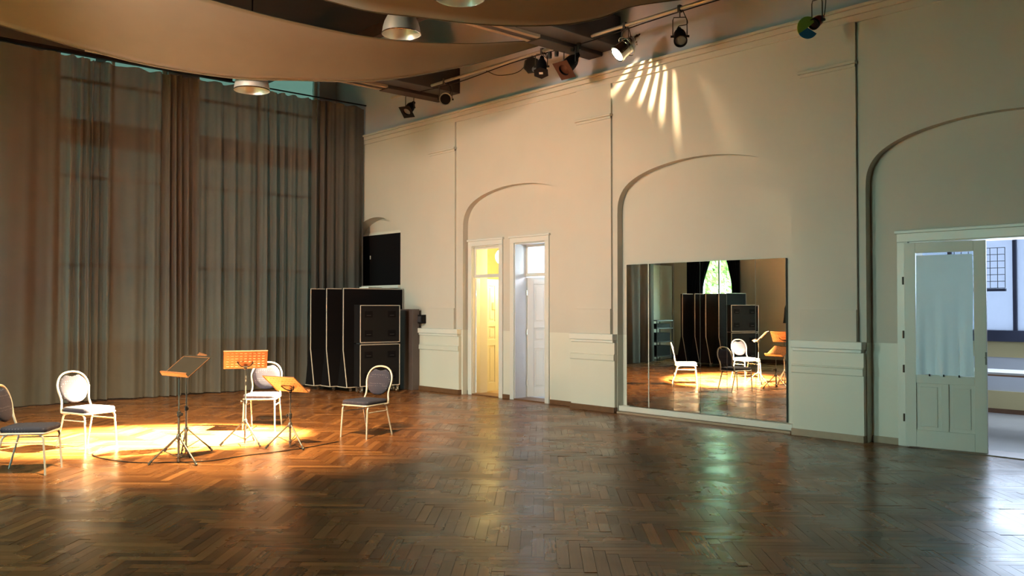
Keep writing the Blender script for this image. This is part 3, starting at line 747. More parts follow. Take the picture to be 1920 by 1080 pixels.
# ------------------------------------------------------------------ pendant dome lamps
def dome(loc, label, r=.25, rod=1.5):
    root = empty('dome_lamp', loc); tag(root, label, 'lamp', 'metal dome lamps among the sails')
    prof = [(r, 0), (r*.985, .03), (r*.95, .09), (r*.87, .16), (r*.74, .225), (r*.55, .275), (r*.36, .30), (.06, .31)]
    b = bmesh.new(); lathe(b, prof, 40); lathe(b, [(p*.97, z-.004) for p, z in prof[1:]], 40); finish(b, 'reflector', M['dome'], root, smooth=True)
    b = bmesh.new(); lathe(b, [(r*1.0, -.004), (r*1.035, .0), (r*1.0, .012)], 40); finish(b, 'rim', M['chrome'], root, smooth=True)
    b = bmesh.new(); lathe(b, [(.06, .30), (.065, .33), (.06, .46), (.03, .50)], 20, cap=True); finish(b, 'lamp_housing', M['grey_dark'], root, smooth=True)
    b = bmesh.new(); lathe(b, [(.0, .06), (.03, .07), (.045, .12), (.03, .2), (.02, .29)], 16); finish(b, 'bulb', M['lens_pale'], root, smooth=True)
    b = bmesh.new(); tube(b, [(0, 0, .49), (0, 0, rod)], .01, 6); finish(b, 'cord', M['black'], root)
    return root
dome((6.50, 9.33, 5.17), 'metal dome lamp between the two cloth sails, middle of the three')
dome((5.60, 11.75, 4.73), 'metal dome lamp hanging in front of the long curtain, under the far sail edge')
dome((5.62, 7.02, 4.82), 'metal dome lamp cut off by the top of the picture')

# ------------------------------------------------------------------ lighting pipe and lanterns
PX = 9.6
pp = empty('lighting_pipe', (PX, 4.5, 5.68)); tag(pp, 'long horizontal scaffold pipe carrying the stage lights along the right wall', 'pipe')
b = bmesh.new(); tube(b, [(0, 9.6, 0), (0, -7.5, .0)], .026, 12); finish(b, 'tube', M['pipe'], pp, smooth=True)
for y in (8.83, 4.86, .93, -3.0):
    b = bmesh.new(); tube(b, [(0, y, .03), (0, y, .30)], .014, 8); lathe(b, [(.036, -.03), (.042, 0), (.036, .03)], 14, Matrix.Translation((0, y, 0)) @ Matrix.Rotation(R(90), 4, 'X')); finish(b, 'hanger', M['grey_dark'], pp, smooth=True)
b = bmesh.new(); tube(b, [(.0, 9.0, -.035), (.03, 7.6, -.075), (.02, 6.2, -.03), (.02, 5.2, -.04), (.03, 4.3, -.06), (.02, 3.0, -.035), (0, .5, -.05)], .008, 6, 5); finish(b, 'power_cable', M['black'], pp, smooth=True)
b = bmesh.new(); tube(b, [(.03, 6.8, -.03), (.05, 6.5, -.16), (.04, 6.0, -.20), (.02, 5.7, -.05)], .006, 6, 6); finish(b, 'slack_cable', M['black'], pp, smooth=True)
for y in (5.25, 5.1, 4.75, 4.62):
    b = bmesh.new(); lathe(b, [(.0, -.06), (.03, -.05), (.035, 0), (.03, .05), (0, .06)], 10, Matrix.Translation((.02, y, -.09))); finish(b, 'plug', M['plastic'], pp, smooth=True)

def lantern(px, py, pz, aim, label, r=.09, length=.24, body='black', lens='lens_off', square=None, squarec='black', ring=None, pz_pipe=5.68, hexa=False, tail=True, cable_up=0, coil=True):
    """par can hung from the pipe; its pivot is at px,py,pz and it points along aim"""
    root = empty('stage_light', (px, py, pz)); tag(root, label, 'stage light')
    d = Vector(aim).normalized(); q = d.to_track_quat('Z', 'Y').to_matrix().to_4x4()
    L2 = length/2
    b = bmesh.new(); lathe(b, [(r*.98, L2), (r, L2-.01), (r, -L2*.2), (r*.92, -L2*.6), (r*.70, -L2*1.0), (r*.45, -L2*1.3), (r*.38, -L2*1.75), (0, -L2*1.8)], 28, q)
    bd = finish(b, 'can_body', M[body], root, smooth=True)
    b = bmesh.new(); lathe(b, [(r*1.06, L2+.015), (r*1.08, L2), (r*1.08, L2-.025), (r*.99, L2-.03)], 28, q); lathe(b, [(r*1.06, L2+.015), (r*.9, L2+.012), (r*.88, L2-.03)], 28, q)
    finish(b, 'front_ring', M[ring or body], root, smooth=True)
    b = bmesh.new(); lathe(b, [(0, L2-.008), (r*.5, L2-.01), (r*.89, L2-.02)], 24, q); finish(b, 'lens', M[lens], root, smooth=True)
    if square:
        s = square; b = bmesh.new(); t = .004; z0 = L2+.018; rr = r*.85
        # square gel frame with a round opening
        n = 24; outer = []; 
        for k in range(n):
            a = 2*math.pi*k/n; c_, s_ = math.cos(a), math.sin(a); m_ = max(abs(c_), abs(s_)); outer.append(((c_/m_*s, s_/m_*s), (c_*rr, s_*rr)))
        vo = [b.verts.new(q @ Vector((o[0][0], o[0][1], z0))) for o in outer]; vi = [b.verts.new(q @ Vector((o[1][0], o[1][1], z0))) for o in outer]
        vo2 = [b.verts.new(q @ Vector((o[0][0], o[0][1], z0+t))) for o in outer]; vi2 = [b.verts.new(q @ Vector((o[1][0], o[1][1], z0+t))) for o in outer]
        for k in range(n):
            j = (k+1) % n
            b.faces.new((vo[k], vo[j], vi[j], vi[k])); b.faces.new((vo2[k], vi2[k], vi2[j], vo2[j])); b.faces.new((vo[k], vo2[k], vo2[j], vo[j])); b.faces.new((vi[k], vi[j], vi2[j], vi2[k]))
        finish(b, 'gel_frame', M[squarec], root)
    if hexa:
        b = bmesh.new(); pol = [(r*1.5*math.cos(R(60*k+30)), r*1.5*math.sin(R(60*k+30))) for k in range(6)]; prism(b, pol, L2+.01, L2+.02, 0, q); finish(b, 'gel_frame', M[squarec], root)
        b = bmesh.new(); box(b, -.03, .03, -.02, .02, L2+.02, L2+.024, 0, q); finish(b, 'paper_tag', M['trim'], root)
    # yoke: U bracket whose arms meet the can sides
    side = d.cross(Vector((0, 0, 1))).normalized()
    zt = min(.26, pz_pipe - pz - .05)
    a0 = side * (r*1.12); b = bmesh.new()
    tube(b, [a0, a0 + Vector((0, 0, zt*.85)), a0*.85 + Vector((0, 0, zt)), -a0*.85 + Vector((0, 0, zt)), -a0 + Vector((0, 0, zt*.85)), -a0], .008, 6)
    finish(b, 'yoke', M['grey_dark'], root, smooth=True)
    for sg in (1, -1):
        b = bmesh.new(); p = side * (r*1.0*sg); tube(b, [p, p + side*.04*sg], .016, 10); finish(b, 'knob', M['plastic'], root, smooth=True)
    b = bmesh.new(); tube(b, [(0, 0, zt), (PX-px, 0, pz_pipe - pz - .02)], .009, 6)
    box(b, PX-px-.03, PX-px+.03, -.02, .02, pz_pipe-pz-.05, pz_pipe-pz+.045); finish(b, 'hook_clamp', M['grey_dark'], root)
    tl = -d * (L2*1.75)
    if coil:
        b = bmesh.new(); tube(b, [tl, tl - d*.04 + Vector((0, 0, .02)), Vector((.06, -.08, (pz_pipe-pz)*.45)), Vector((.03, -.05, (pz_pipe-pz)*.8)), Vector((PX-px, -.02, pz_pipe-pz+.02))], .006, 6, 6)
        finish(b, 'lamp_cable', M['black'], root, smooth=True)
    return root, q
dp = lambda p, t: (Vector(t) - Vector(p))
lantern(9.6, 13.50, 5.38, (-.75, -.25, -.80), 'black stage light with square gel frame, leftmost on the pipe, near the curtain', r=.085, length=.22, square=.125, lens='lens_pale', coil=False)
lantern(9.62, 12.42, 5.36, (-.62, -.78, -.20), 'stage light with bright chrome ring facing the viewer, second from the curtain', r=.105, length=.24, ring='frame', lens='black', body='alu')
lantern(9.58, 9.90, 5.43, (-.35, -.30, -.80), 'black stage light with a hexagonal front pointing down, beside the round gel wheel', r=.085, length=.24, hexa=True)
r_, q_ = lantern(9.62, 9.32, 5.36, (-.75, -.02, -.72), 'black stage light with rusty square gel frame just left of the lit lamp', r=.105, length=.30, square=.15, squarec='gel_orange', lens='gel_orange')
# gel wheel
gw = empty('gel_wheel', (9.58, 10.13, 5.50)); tag(gw, 'black notched gel wheel hanging on the pipe left of the hexagonal light', 'gel wheel')
b = bmesh.new(); mt = Vector((-.3, -.8, -.45)).to_track_quat('Z', 'Y').to_matrix().to_4x4()
lathe(b, [(0, .02), (.13, .02), (.14, .01), (.14, -.01), (.13, -.02), (0, -.02)], 7, mt); finish(b, 'wheel', M['plastic'], gw)
b = bmesh.new(); lathe(b, [(0, .035), (.05, .03), (.05, .02)], 16, mt @ Matrix.Translation((.06, -.05, 0))); finish(b, 'lens', M['lens_pale'], gw, smooth=True)
b = bmesh.new(); tube(b, [(0, 0, .05), (.02, 0, .18)], .01, 6); finish(b, 'hook', M['grey_dark'], gw)
# the lit chrome lantern
lit, ql = lantern(KEY.x, KEY.y, KEY.z, kd, 'chrome stage light switched on, glaring toward the chairs', r=.115, length=.30, body='chrome', ring='chrome', lens='lens_on')
b = bmesh.new()
for k in range(10):
    a = 2*math.pi*k/10; lathe(b, [(.0, .012), (.012, .008), (.014, 0)], 10, ql @ Matrix.Translation((.075*math.cos(a), .075*math.sin(a), -.165)) @ Matrix.Rotation(math.pi, 4, 'X'))
finish(b, 'vent_studs', M['chrome'], lit, smooth=True)
b = bmesh.new(); pts = [ql @ Vector((.155*math.cos(R(a)), .155*math.sin(R(a)), -.03)) for a in range(0, 361, 15)]; tube(b, pts, .006, 6); finish(b, 'guard_ring', M['chrome'], lit, smooth=True)
lantern(9.6, 7.22, 5.30, (-.55, -.50, -.75), 'small black stage light hanging on a cable right of the lit lamp', r=.085, length=.24, lens='lens_pale', body='black')
r7, q7 = lantern(9.6, 5.22, 5.02, (-.75, .05, -.50), 'small dark red spotlight with a colour wheel hanging alone at the right', r=.062, length=.17, body='gel_red', lens='black', ring='black')
cw = empty('colour_wheel', (9.47, 5.27, 4.93)); tag(cw, 'small yellow-green and blue colour wheel on the lone red spotlight', 'colour wheel')
mt = Vector((-.55, -.75, -.10)).to_track_quat('Z', 'Y').to_matrix().to_4x4()
for nm, a0, a1, mm in (('green_gel', 40, 215, 'gel_green'), ('blue_gel', 215, 330, 'gel_blue')):
    b = bmesh.new(); pol = [(0, 0)] + [(.13*math.cos(R(a0 + (a1-a0)*k/10)), .13*math.sin(R(a0 + (a1-a0)*k/10))) for k in range(11)]
    prism(b, pol, -.003, .003, 0, mt); finish(b, nm, M[mm], cw)
# second pipe and lit lantern over the viewer's side, out of the picture
p2 = empty('lighting_pipe', (2.6, 4.5, 5.56)); tag(p2, 'second scaffold pipe over the left half of the hall', 'pipe')
b = bmesh.new(); tube(b, [(0, 3.0, 0), (0, -7.5, 0)], .026, 12); finish(b, 'tube', M['pipe'], p2, smooth=True)
_px = PX; PX = 2.6
lantern(KEY2.x, KEY2.y, KEY2.z, kd2, 'second lit stage light over the left half of the hall', r=.115, length=.30, body='black', lens='lens_on', pz_pipe=5.56)
PX = 1.1
lantern(FLOOD.x, FLOOD.y, FLOOD.z, fdv, 'wide flood light on a short pipe near the opposite wall', r=.12, length=.26, body='black', lens='lens_on', pz_pipe=5.40)
PX = _px
p3 = empty('lighting_pipe', (1.1, 9.6, 5.40)); tag(p3, 'short cross pipe near the opposite wall carrying the flood light', 'pipe')
b = bmesh.new(); tube(b, [(-3.08, 0, 0), (.6, 0, 0)], .026, 12); finish(b, 'tube', M['pipe'], p3, smooth=True)
# light leaking through the radial vents of the chrome lantern: a fan of streaks on the wall
S = KEY - kd*.30; ax = -kd
e1 = ax.cross(Vector((0, 0, 1))).normalized(); e2 = ax.cross(e1)
gl = lamp('lantern_vent_light', 'POINT', S, 360, (1.0, .80, .46), shadow_soft_size=.006)
gl.data.use_nodes = True; nt = gl.data.node_tree; N, L = nt.nodes, nt.links
em = N['Emission']; tc = N.new('ShaderNodeTexCoord')
def dotn(v):
    n = N.new('ShaderNodeVectorMath'); n.operation = 'DOT_PRODUCT'; n.inputs[1].default_value = v; L.new(tc.outputs['Normal'], n.inputs[0]); return n.outputs['Value']
SGN = 1.0
da, db, dc = dotn(tuple(e1*SGN)), dotn(tuple(e2*SGN)), dotn(tuple(ax*SGN))
at = N.new('ShaderNodeMath'); at.operation = 'ARCTAN2'; L.new(db, at.inputs[0]); L.new(da, at.inputs[1])
mrn = N.new('ShaderNodeMapRange'); mrn.inputs['From Min'].default_value = 0; mrn.inputs['From Max'].default_value = math.pi; L.new(at.outputs[0], mrn.inputs['Value'])
cr = N.new('ShaderNodeValToRGB'); cr.color_ramp.interpolation = 'EASE'; els = cr.color_ramp.elements
stops = []
for c, w, g in ((64, 5.0, .22), (87, 3.0, .6), (99, 3.4, .95), (111, 3.4, 1.0), (124, 3.4, 1.0), (139.5, 3.8, .85), (156, 3.8, .7)):
    w *= 1.3; stops += [(c-w, 0), (c, g), (c+w, 0)]
els[0].position = 0; els[0].color = (0, 0, 0, 1); els[1].position = 1; els[1].color = (0, 0, 0, 1)
for a, g in stops:
    k = els.new(a/180); k.color = (g, g, g, 1)
L.new(mrn.outputs['Result'], cr.inputs[0])
ac = N.new('ShaderNodeMath'); ac.operation = 'ARCCOSINE'; L.new(dc, ac.inputs[0])
m2 = N.new('ShaderNodeMapRange'); m2.inputs['From Min'].default_value = R(60); m2.inputs['From Max'].default_value = R(120); L.new(ac.outputs[0], m2.inputs['Value'])
cr2 = N.new('ShaderNodeValToRGB'); cr2.color_ramp.interpolation = 'EASE'; els = cr2.color_ramp.elements
els[0].position = 0.34; els[0].color = (0, 0, 0, 1); els[1].position = .91; els[1].color = (0, 0, 0, 1)
k = els.new(.78); k.color = (1, 1, 1, 1); k = els.new(.58); k.color = (.25, .25, .25, 1)
L.new(m2.outputs['Result'], cr2.inputs[0])
mm_ = N.new('ShaderNodeMath'); mm_.operation = 'MULTIPLY'; L.new(cr.outputs[0], mm_.inputs[0]); L.new(cr2.outputs[0], mm_.inputs[1]); L.new(mm_.outputs[0], em.inputs['Strength'])

# ------------------------------------------------------------------ long curtain
rail = empty('curtain_rail', (6.0, 15.98, 5.93)); tag(rail, 'black ceiling rail carrying the long taupe curtains', 'rail')
b = bmesh.new(); box(b, -6.0, 1.2, -.05, .05, 0.0, .06); box(b, 1.2, 4.22, -.02, .02, 0.0, .02); finish(b, 'track', M['black'], rail)
for xa, xb, za, zb_ in ((-6.0, -1.45, .06, .46), (-1.15, 1.2, .06, .20)):
    b = bmesh.new(); box(b, xa, xb, -.07, .07, za, zb_); finish(b, 'fascia_beam', M['grey_dark'], rail)
b = bmesh.new(); box(b, -1.45, -1.15, -.05, .05, .06, .24); finish(b, 'pale_pier_block', M['trim'], rail, bevel=.01)  # pale block, stands in for the wall pier between the windows
def curtain(x0, x1, yc, label, seed, gather, amp=.07, z1=5.90, z0=.03, m='curtain', vert=None, per=.30, name='curtain', axis='y', group='long taupe curtains along the far wall', flare=0.0):
    rr = random.Random(seed); n = max(60, int((x1-x0)*90)); nz = 26
    # local fold density
    ph = 0; phs = []; ph2 = rr.random()*6
    for i in range(n+1):
        s = i/n; x = x0 + (x1-x0)*s
        dens = 1.0
        for (gx, gw, gk) in gather: dens += gk * math.exp(-((x-gx)/gw)**2)
        jit = 1 + .35*math.sin(x*2.3+seed) + .25*math.sin(x*5.1+seed*2)
        ph += (x1-x0)/n * 2*math.pi/per * dens * jit; phs.append((x, ph, dens))
    b = bmesh.new(); rows = []
    for j in range(nz+1):
        t = j/nz; row = []
        for (x, p, dn) in phs:
            s = (x-x0)/(x1-x0)
            A = amp * (0.45 + .45*math.sin(x*3.1+seed)**2) * (.75 + .35*min(dn, 3.0)) * (.6 + .55*t)
            y = yc + A*math.sin(p + .5*math.sin(t*2.2+x)) + .35*A*math.sin(2.3*p + 1.1 + t*1.1) + .02*math.sin(x*1.3+t*3)
            y -= flare * t * .1
            zz = z1 - t*(z1-z0)
            if j == 0: zz += -.035*(0.5-0.5*math.cos(p*.8)) * 1.0
            if j == nz: zz += .015*math.sin(x*2.1+seed)
            if axis == 'y': row.append(b.verts.new((x, y, zz)))
            else: row.append(b.verts.new((y, x, zz)))
        rows.append(row)
    for j in range(nz):
        for i in range(n): b.faces.new((rows[j][i], rows[j][i+1], rows[j+1][i+1], rows[j+1][i]))
    o = finish(b, name, M[m], None, smooth=True, angle=180)
    tag(o, label, 'curtain', group)
    return o
curtain(0.12, 4.63, 15.92, 'widest taupe curtain panel at the far left edge of the hall', 3, [(4.6, .25, 2.2)], amp=.06, per=.42)
curtain(4.64, 6.26, 16.0, 'taupe curtain panel with a window faintly showing through, second from the left', 5, [(4.75, .22, 2.4), (6.15, .18, 2.0)], amp=.075, per=.32)
curtain(6.27, 9.06, 16.0, 'taupe curtain panel behind the tallest music stand and the far sail', 8, [(6.35, .25, 2.2), (8.95, .12, 1.5)], amp=.075, per=.30)
curtain(9.07, 10.20, 15.97, 'rightmost taupe curtain panel beside the black window and folding screens', 11, [(9.15, .12, 1.5)], amp=.06, per=.40)
# black curtains of the opposite windows
def bcurt(y0, y1, label, seed, x=XL+.14): return curtain(y0, y1, x, label, seed, [], amp=.045, z1=4.55, z0=.35, m='black_cloth', per=.16, axis='x', group='black curtains of the opposite wall', name='black_curtain')
def bcurt_swag(ya, yb_top, yb_bot, label, seed):
    """black curtain drawn to one side: outer edge ya, inner edge goes from yb_top to yb_bot"""
    b = bmesh.new(); n, nz = 50, 24; rows = []
    for j in range(nz+1):
        t = j/nz; z = 4.5 - t*3.4; w = min(1.0, max(0.0, (3.4 - z) / 1.3)); w = w*w*(3-2*w); yb = yb_top + (yb_bot - yb_top)*w; row = []
        for i in range(n+1):
            s = i/n; y = ya + (yb-ya)*s; row.append(b.verts.new((XL+.14+.04*math.sin(s*34+seed)+.012*math.sin(s*71+t*2), y, z)))
        rows.append(row)
    for j in range(nz):
        for i in range(n): b.faces.new((rows[j][i], rows[j][i+1], rows[j+1][i+1], rows[j+1][i]))
    tag(finish(b, 'black_curtain', M['black_cloth'], smooth=True, angle=180), label, 'curtain', 'black curtains of the opposite wall')
bcurt_swag(16.12, 15.25, 15.58, 'black curtain left of the garden window in the mirror', 1)
bcurt_swag(14.26, 14.80, 14.55, 'black curtain right of the garden window in the mirror', 2)
bcurt(2.7, 4.5, 'closed black curtain over the fourth opposite window', 4)
bcurt(6.55, 6.98, 'black curtain drawn aside at the near edge of the third opposite window', 6)
bcurt(8.22, 8.65, 'black curtain drawn aside at the far edge of the third opposite window', 7)

# ------------------------------------------------------------------ banquet chairs
def rounded_pad(bm, outline, z0, z1, rnd=.02):
    """cushion from a 2D outline with rounded edges"""
    n = len(outline); cx = sum(p[0] for p in outline)/n; cy = sum(p[1] for p in outline)/n
    prof = [(0.965, z0), (1.0, z0 + (z1-z0)*.3), (1.0, z0 + (z1-z0)*.6), (.975, z1-(z1-z0)*.12), (.90, z1), (.55, z1+.006), (0, z1+.008)]
    prof = [(0, z0), (.93, z0)] + prof
    rings = []
    for f, z in prof:
        if f == 0: rings.append([bm.verts.new((cx, cy, z))])
        else: rings.append([bm.verts.new((cx + (p[0]-cx)*f, cy + (p[1]-cy)*f, z)) for p in outline])
    for a, c in zip(rings, rings[1:]):
        for k in range(n):
            j = (k+1) % n
            if len(a) == 1: bm.faces.new((a[0], c[k], c[j]))
            elif len(c) == 1: bm.faces.new((a[k], c[0], a[j]))
            else: bm.faces.new((a[k], c[k], c[j], a[j]))
def make_chair(label):
    """faces +x, origin on the floor under the seat centre"""
    root = empty('banquet_chair'); tag(root, label, 'chair', 'oval-backed banquet chairs around the music stands')
    # seat cushion: front wider than rear
    out = []
    def corner(cx, cy, r, a0, a1):
        for k in range(5):
            a = R(a0 + (a1-a0)*k/4); out.append((cx + r*math.cos(a), cy + r*math.sin(a)))
    corner(.18, .165, .055, 0, 90); corner(-.17, .150, .05, 90, 180); corner(-.17, -.150, .05, 180, 270); corner(.18, -.165, .055, 270, 360)
    b = bmesh.new(); rounded_pad(b, out, .435, .490); finish(b, 'seat', M['fabric'], root, smooth=True, angle=60)
    b = bmesh.new(); fr = [(p[0]*.985, p[1]*.99, .425) for p in out] + [(out[0][0]*.985, out[0][1]*.99, .425)]
    tube(b, fr, .0115, 8, 1, closed=False); finish(b, 'seat_frame', M['frame'], root, smooth=True, angle=60)
    # back frame: lean backwards
    def bk(y, z): return Vector((-.205 - (z-.43)*.24, y, z))
    half = [(.205, .425), (.203, .47), (.188, .54), (.190, .60), (.207, .68), (.210, .74), (.195, .80), (.160, .855), (.105, .892), (.045, .906), (0, .909)]
    pts = [bk(y, z) for y, z in half] + [bk(-y, z) for y, z in half[-2::-1]]
    pts = [Vector((-.13, .205, .422))] + pts + [Vector((-.13, -.205, .422))]
    b = bmesh.new(); tube(b, pts, .0125, 8, 4); finish(b, 'back_frame', M['frame'], root, smooth=True, angle=60)
    # back pad
    oh = [(0, .525), (.05, .528), (.10, .545), (.145, .580), (.175, .63), (.192, .69), (.192, .74), (.178, .79), (.150, .830), (.10, .866), (.075, .868), (.05, .858), (0, .850)]
    ol = oh + [(-y, z) for y, z in oh[-2:0:-1]]
    nrm = Vector((1, 0, .24)).normalized(); b = bmesh.new(); cen = bk(0, .69); rings = []
    for f, o in ((0, -.018), (.8, -.018), (.96, -.012), (1.0, 0), (.97, .012), (.88, .022), (.6, .028), (0, .030)):
        if f == 0: rings.append([b.verts.new(cen + nrm*o)])
        else: rings.append([b.verts.new(cen + (bk(y, z)-cen)*f + nrm*o) for y, z in ol])
    n = len(ol)
    for a, c in zip(rings, rings[1:]):
        for k in range(n):
            j = (k+1) % n
            if len(a) == 1: b.faces.new((a[0], c[k], c[j]))
            elif len(c) == 1: b.faces.new((a[k], c[0], a[j]))
            else: b.faces.new((a[k], c[k], c[j], a[j]))
    finish(b, 'backrest', M['fabric'], root, smooth=True, angle=60)
    for sy in (1, -1):
        b = bmesh.new(); tube(b, [(.10, sy*.200, .420), (.165, sy*.203, .416), (.205, sy*.206, .385), (.213, sy*.208, .32), (.225, sy*.212, .16), (.235, sy*.216, .0)], .0125, 8, 4, r2=.0105)
        finish(b, 'leg', M['frame'], root, smooth=True, angle=60)
        b = bmesh.new(); tube(b, [(-.08, sy*.197, .420), (-.14, sy*.198, .414), (-.180, sy*.199, .38), (-.200, sy*.200, .31), (-.245, sy*.205, .15), (-.285, sy*.210, .0)], .0125, 8, 4, r2=.0105)
        finish(b, 'leg', M['frame'], root, smooth=True, angle=60)
        b = bmesh.new(); tube(b, [(-.196, sy*.200, .335), (.212, sy*.207, .335)], .0075, 6); finish(b, 'stretcher', M['frame'], root, smooth=True)
    b = bmesh.new(); tube(b, [(-.16, -.2, .415), (-.16, .2, .415)], .009, 6); tube(b, [(.13, -.2, .415), (.13, .2, .415)], .009, 6); finish(b, 'cross_rail', M['frame'], root, smooth=True)
    return root
chairs = [((2.295, 9.68), -35, 'banquet chair cut by the left edge of the picture, dark blue-grey oval back'),
          ((3.22, 10.99), -69, 'banquet chair with the brightest white-lit oval back, second from the left'),
          ((5.46, 11.08), -128, 'banquet chair behind the low music stand, facing the viewer'),
          ((6.08, 9.49), -163, 'banquet chair at the right of the group in front of the black screens')]
ch0 = make_chair(chairs[0][2])
for i, ((x, y), a, lab) in enumerate(chairs):
    o = ch0 if i == 0 else copy_tree(ch0)
    o.location = (x, y, 0); o.rotation_euler = (0, 0, R(a)); o['label'] = lab; o.scale = (.97, .97, .95)

# ------------------------------------------------------------------ music stands
def slot_plate(w, h, nx, nz, sw, sh, m=.02, th=.0015):
    """perforated plate in local y (width) / z (height) with rows of slots"""
    b = bmesh.new(); ys = [-w/2]; zs = [0]
    px, pz = (w-2*m)/nx, (h-2*m)/nz
    for i in range(nx):
        c = -w/2 + m + px*(i+.5); ys += [c-sw/2, c+sw/2]
    ys.append(w/2)
    for j in range(nz):
        c = m + pz*(j+.5); zs += [c-sh/2, c+sh/2]
    zs.append(h)
    V = [[b.verts.new((0, y, z)) for z in zs] for y in ys]
    for i in range(len(ys)-1):
        for j in range(len(zs)-1):
            if i % 2 == 1 and j % 2 == 1: continue
            b.faces.new((V[i][j], V[i+1][j], V[i+1][j+1], V[i][j+1]))
    return b
def make_stand(x, y, az, hz, label, foot=.27, foot_az=0, surf='desk', tilt=45, solid=False, hub=.27):
    """az: heading toward the musician; desk top leans away from the musician"""
    root = empty('music_stand', (x, y, 0), R(az)); tag(root, label, 'music stand', 'tripod music stands between the chairs')
    b = bmesh.new(); tube(b, [(0, 0, .015), (0, 0, hz*.55)], .0125, 10); finish(b, 'outer_pole', M['stand'], root, smooth=True)
    b = bmesh.new(); tube(b, [(0, 0, hz*.5), (0, 0, hz-.02)], .0085, 10); finish(b, 'inner_pole', M['stand_pole'], root, smooth=True)
    b = bmesh.new(); lathe(b, [(.012, -.03), (.02, -.025), (.021, .025), (.012, .03)], 14, Matrix.Translation((0, 0, hz*.55))); finish(b, 'collar', M['plastic'], root, smooth=True)
    b = bmesh.new(); tube(b, [(0, .015, hz*.55), (0, .042, hz*.55)], .006, 6); lathe(b, [(0, .0), (.016, .0), (.018, .012), (0, .016)], 10, Matrix.Translation((0, .04, hz*.55)) @ Matrix.Rotation(R(-90), 4, 'X')); finish(b, 'clamp_knob', M['plastic'], root, smooth=True)
    b = bmesh.new(); lathe(b, [(.013, -.03), (.024, -.02), (.026, .01), (.02, .03), (.013, .035)], 14, Matrix.Translation((0, 0, hub))); finish(b, 'leg_hub', M['stand_pole'], root, smooth=True)
    b = bmesh.new(); lathe(b, [(.013, -.015), (.02, -.01), (.02, .01), (.013, .015)], 12, Matrix.Translation((0, 0, .07))); finish(b, 'lower_collar', M['stand_pole'], root, smooth=True)
    for k in range(3):
        a = R(foot_az - az + 120*k); c, s = math.cos(a), math.sin(a)
        b = bmesh.new(); tube(b, [(.02*c, .02*s, hub), (foot*c, foot*s, .018)], .009, 8); lg = finish(b, 'leg', M['stand'], root, smooth=True)
        b = bmesh.new(); tube(b, [((foot-.03)*c, (foot-.03)*s, .045), ((foot+.005)*c, (foot+.005)*s, .006)], .0125, 8); finish(b, 'rubber_foot', M['rubber'], lg, smooth=True)
        m_ = .52; b = bmesh.new(); tube(b, [(.016*c, .016*s, .07), (foot*m_*c, foot*m_*s, hub*(1-m_)+.008)], .005, 6); finish(b, 'brace', M['stand_pole'], root, smooth=True)
    # head bracket
    b = bmesh.new(); lathe(b, [(.012, -.02), (.018, -.015), (.018, .015), (.01, .02)], 12, Matrix.Translation((0, 0, hz-.02)))
    tube(b, [(-.01, -.025, hz-.01), (-.01, .025, hz-.01)], .014, 10); finish(b, 'tilt_head', M['plastic'], root, smooth=True)
    dk = bpy.data.objects.new('desk', None); COL.objects.link(dk); dk.parent = root; dk.location = (.0, 0, hz+.012); dk.rotation_euler = (0, R(-tilt), 0)
    # local z up along the desk, x toward the musician
    if solid: b = bmesh.new(); box(b, -.001, .001, -.25, .25, -.06, .28)
    else:
        b = slot_plate(.49, .31, 9, 6, .030, .007)
        for v in b.verts: v.co.z -= .06
    pl = finish(b, 'desk_plate', M[surf], dk)
    if not solid:
        sd = pl.modifiers.new('solidify', 'SOLIDIFY'); sd.thickness = .002
    b = bmesh.new(); box(b, 0, .05, -.245, .245, -.062, -.059); box(b, .047, .05, -.245, .245, -.062, -.045); finish(b, 'lip', M['desk'], dk)
    b = bmesh.new(); box(b, -.006, .004, -.248, -.243, -.06, .25); box(b, -.006, .004, .243, .248, -.06, .25); box(b, -.006, .004, -.248, .248, .247, .252); finish(b, 'rim', M['desk'], dk)
    for sg in (1, -1):
        b = bmesh.new(); tube(b, [(-.012, sg*.015, -.01), (-.016, sg*.055, .0), (-.008, sg*.095, .06)], .007, 6, 3); finish(b, 'support_arm', M['plastic'], dk, smooth=True)
    b = bmesh.new(); box(b, -.008, -.003, -.06, .06, .015, .065); finish(b, 'mount_plate', M['desk'], dk)
    return root
make_stand(3.58, 9.17, 190, .935, 'music stand in front with a smoked glossy desk tilted left', surf='plexi', solid=True, foot=.29, foot_az=-75, tilt=53)
make_stand(3.87, 9.70, 166, .915, 'music stand hidden behind the glossy front stand, orange-tinted desk edge showing', foot=.29, foot_az=-2, tilt=44)
make_stand(4.64, 9.86, 66, .93, 'tallest music stand with a orange-tinted slotted desk seen square from behind', foot=.28, foot_az=-78, tilt=45)
make_stand(4.93, 9.30, 18, .67, 'lowest music stand with a tilted orange-tinted slotted desk beside the right chair', foot=.27, foot_az=-85, tilt=52, hub=.26)
# cable on the floor
b = bmesh.new()
tube(b, [(5.56, 9.28, .006), (5.1, 9.15, .006), (4.7, 9.1, .006), (4.3, 9.1, .006), (3.85, 9.05, .006), (3.5, 9.25, .006), (3.2, 9.55, .006), (3.05, 10.2, .006), (3.3, 10.75, .006)], .005, 6, 6)
tag(finish(b, 'floor_cable', M['black'], smooth=True), 'thin black cable lying on the parquet under the music stands', 'cable')

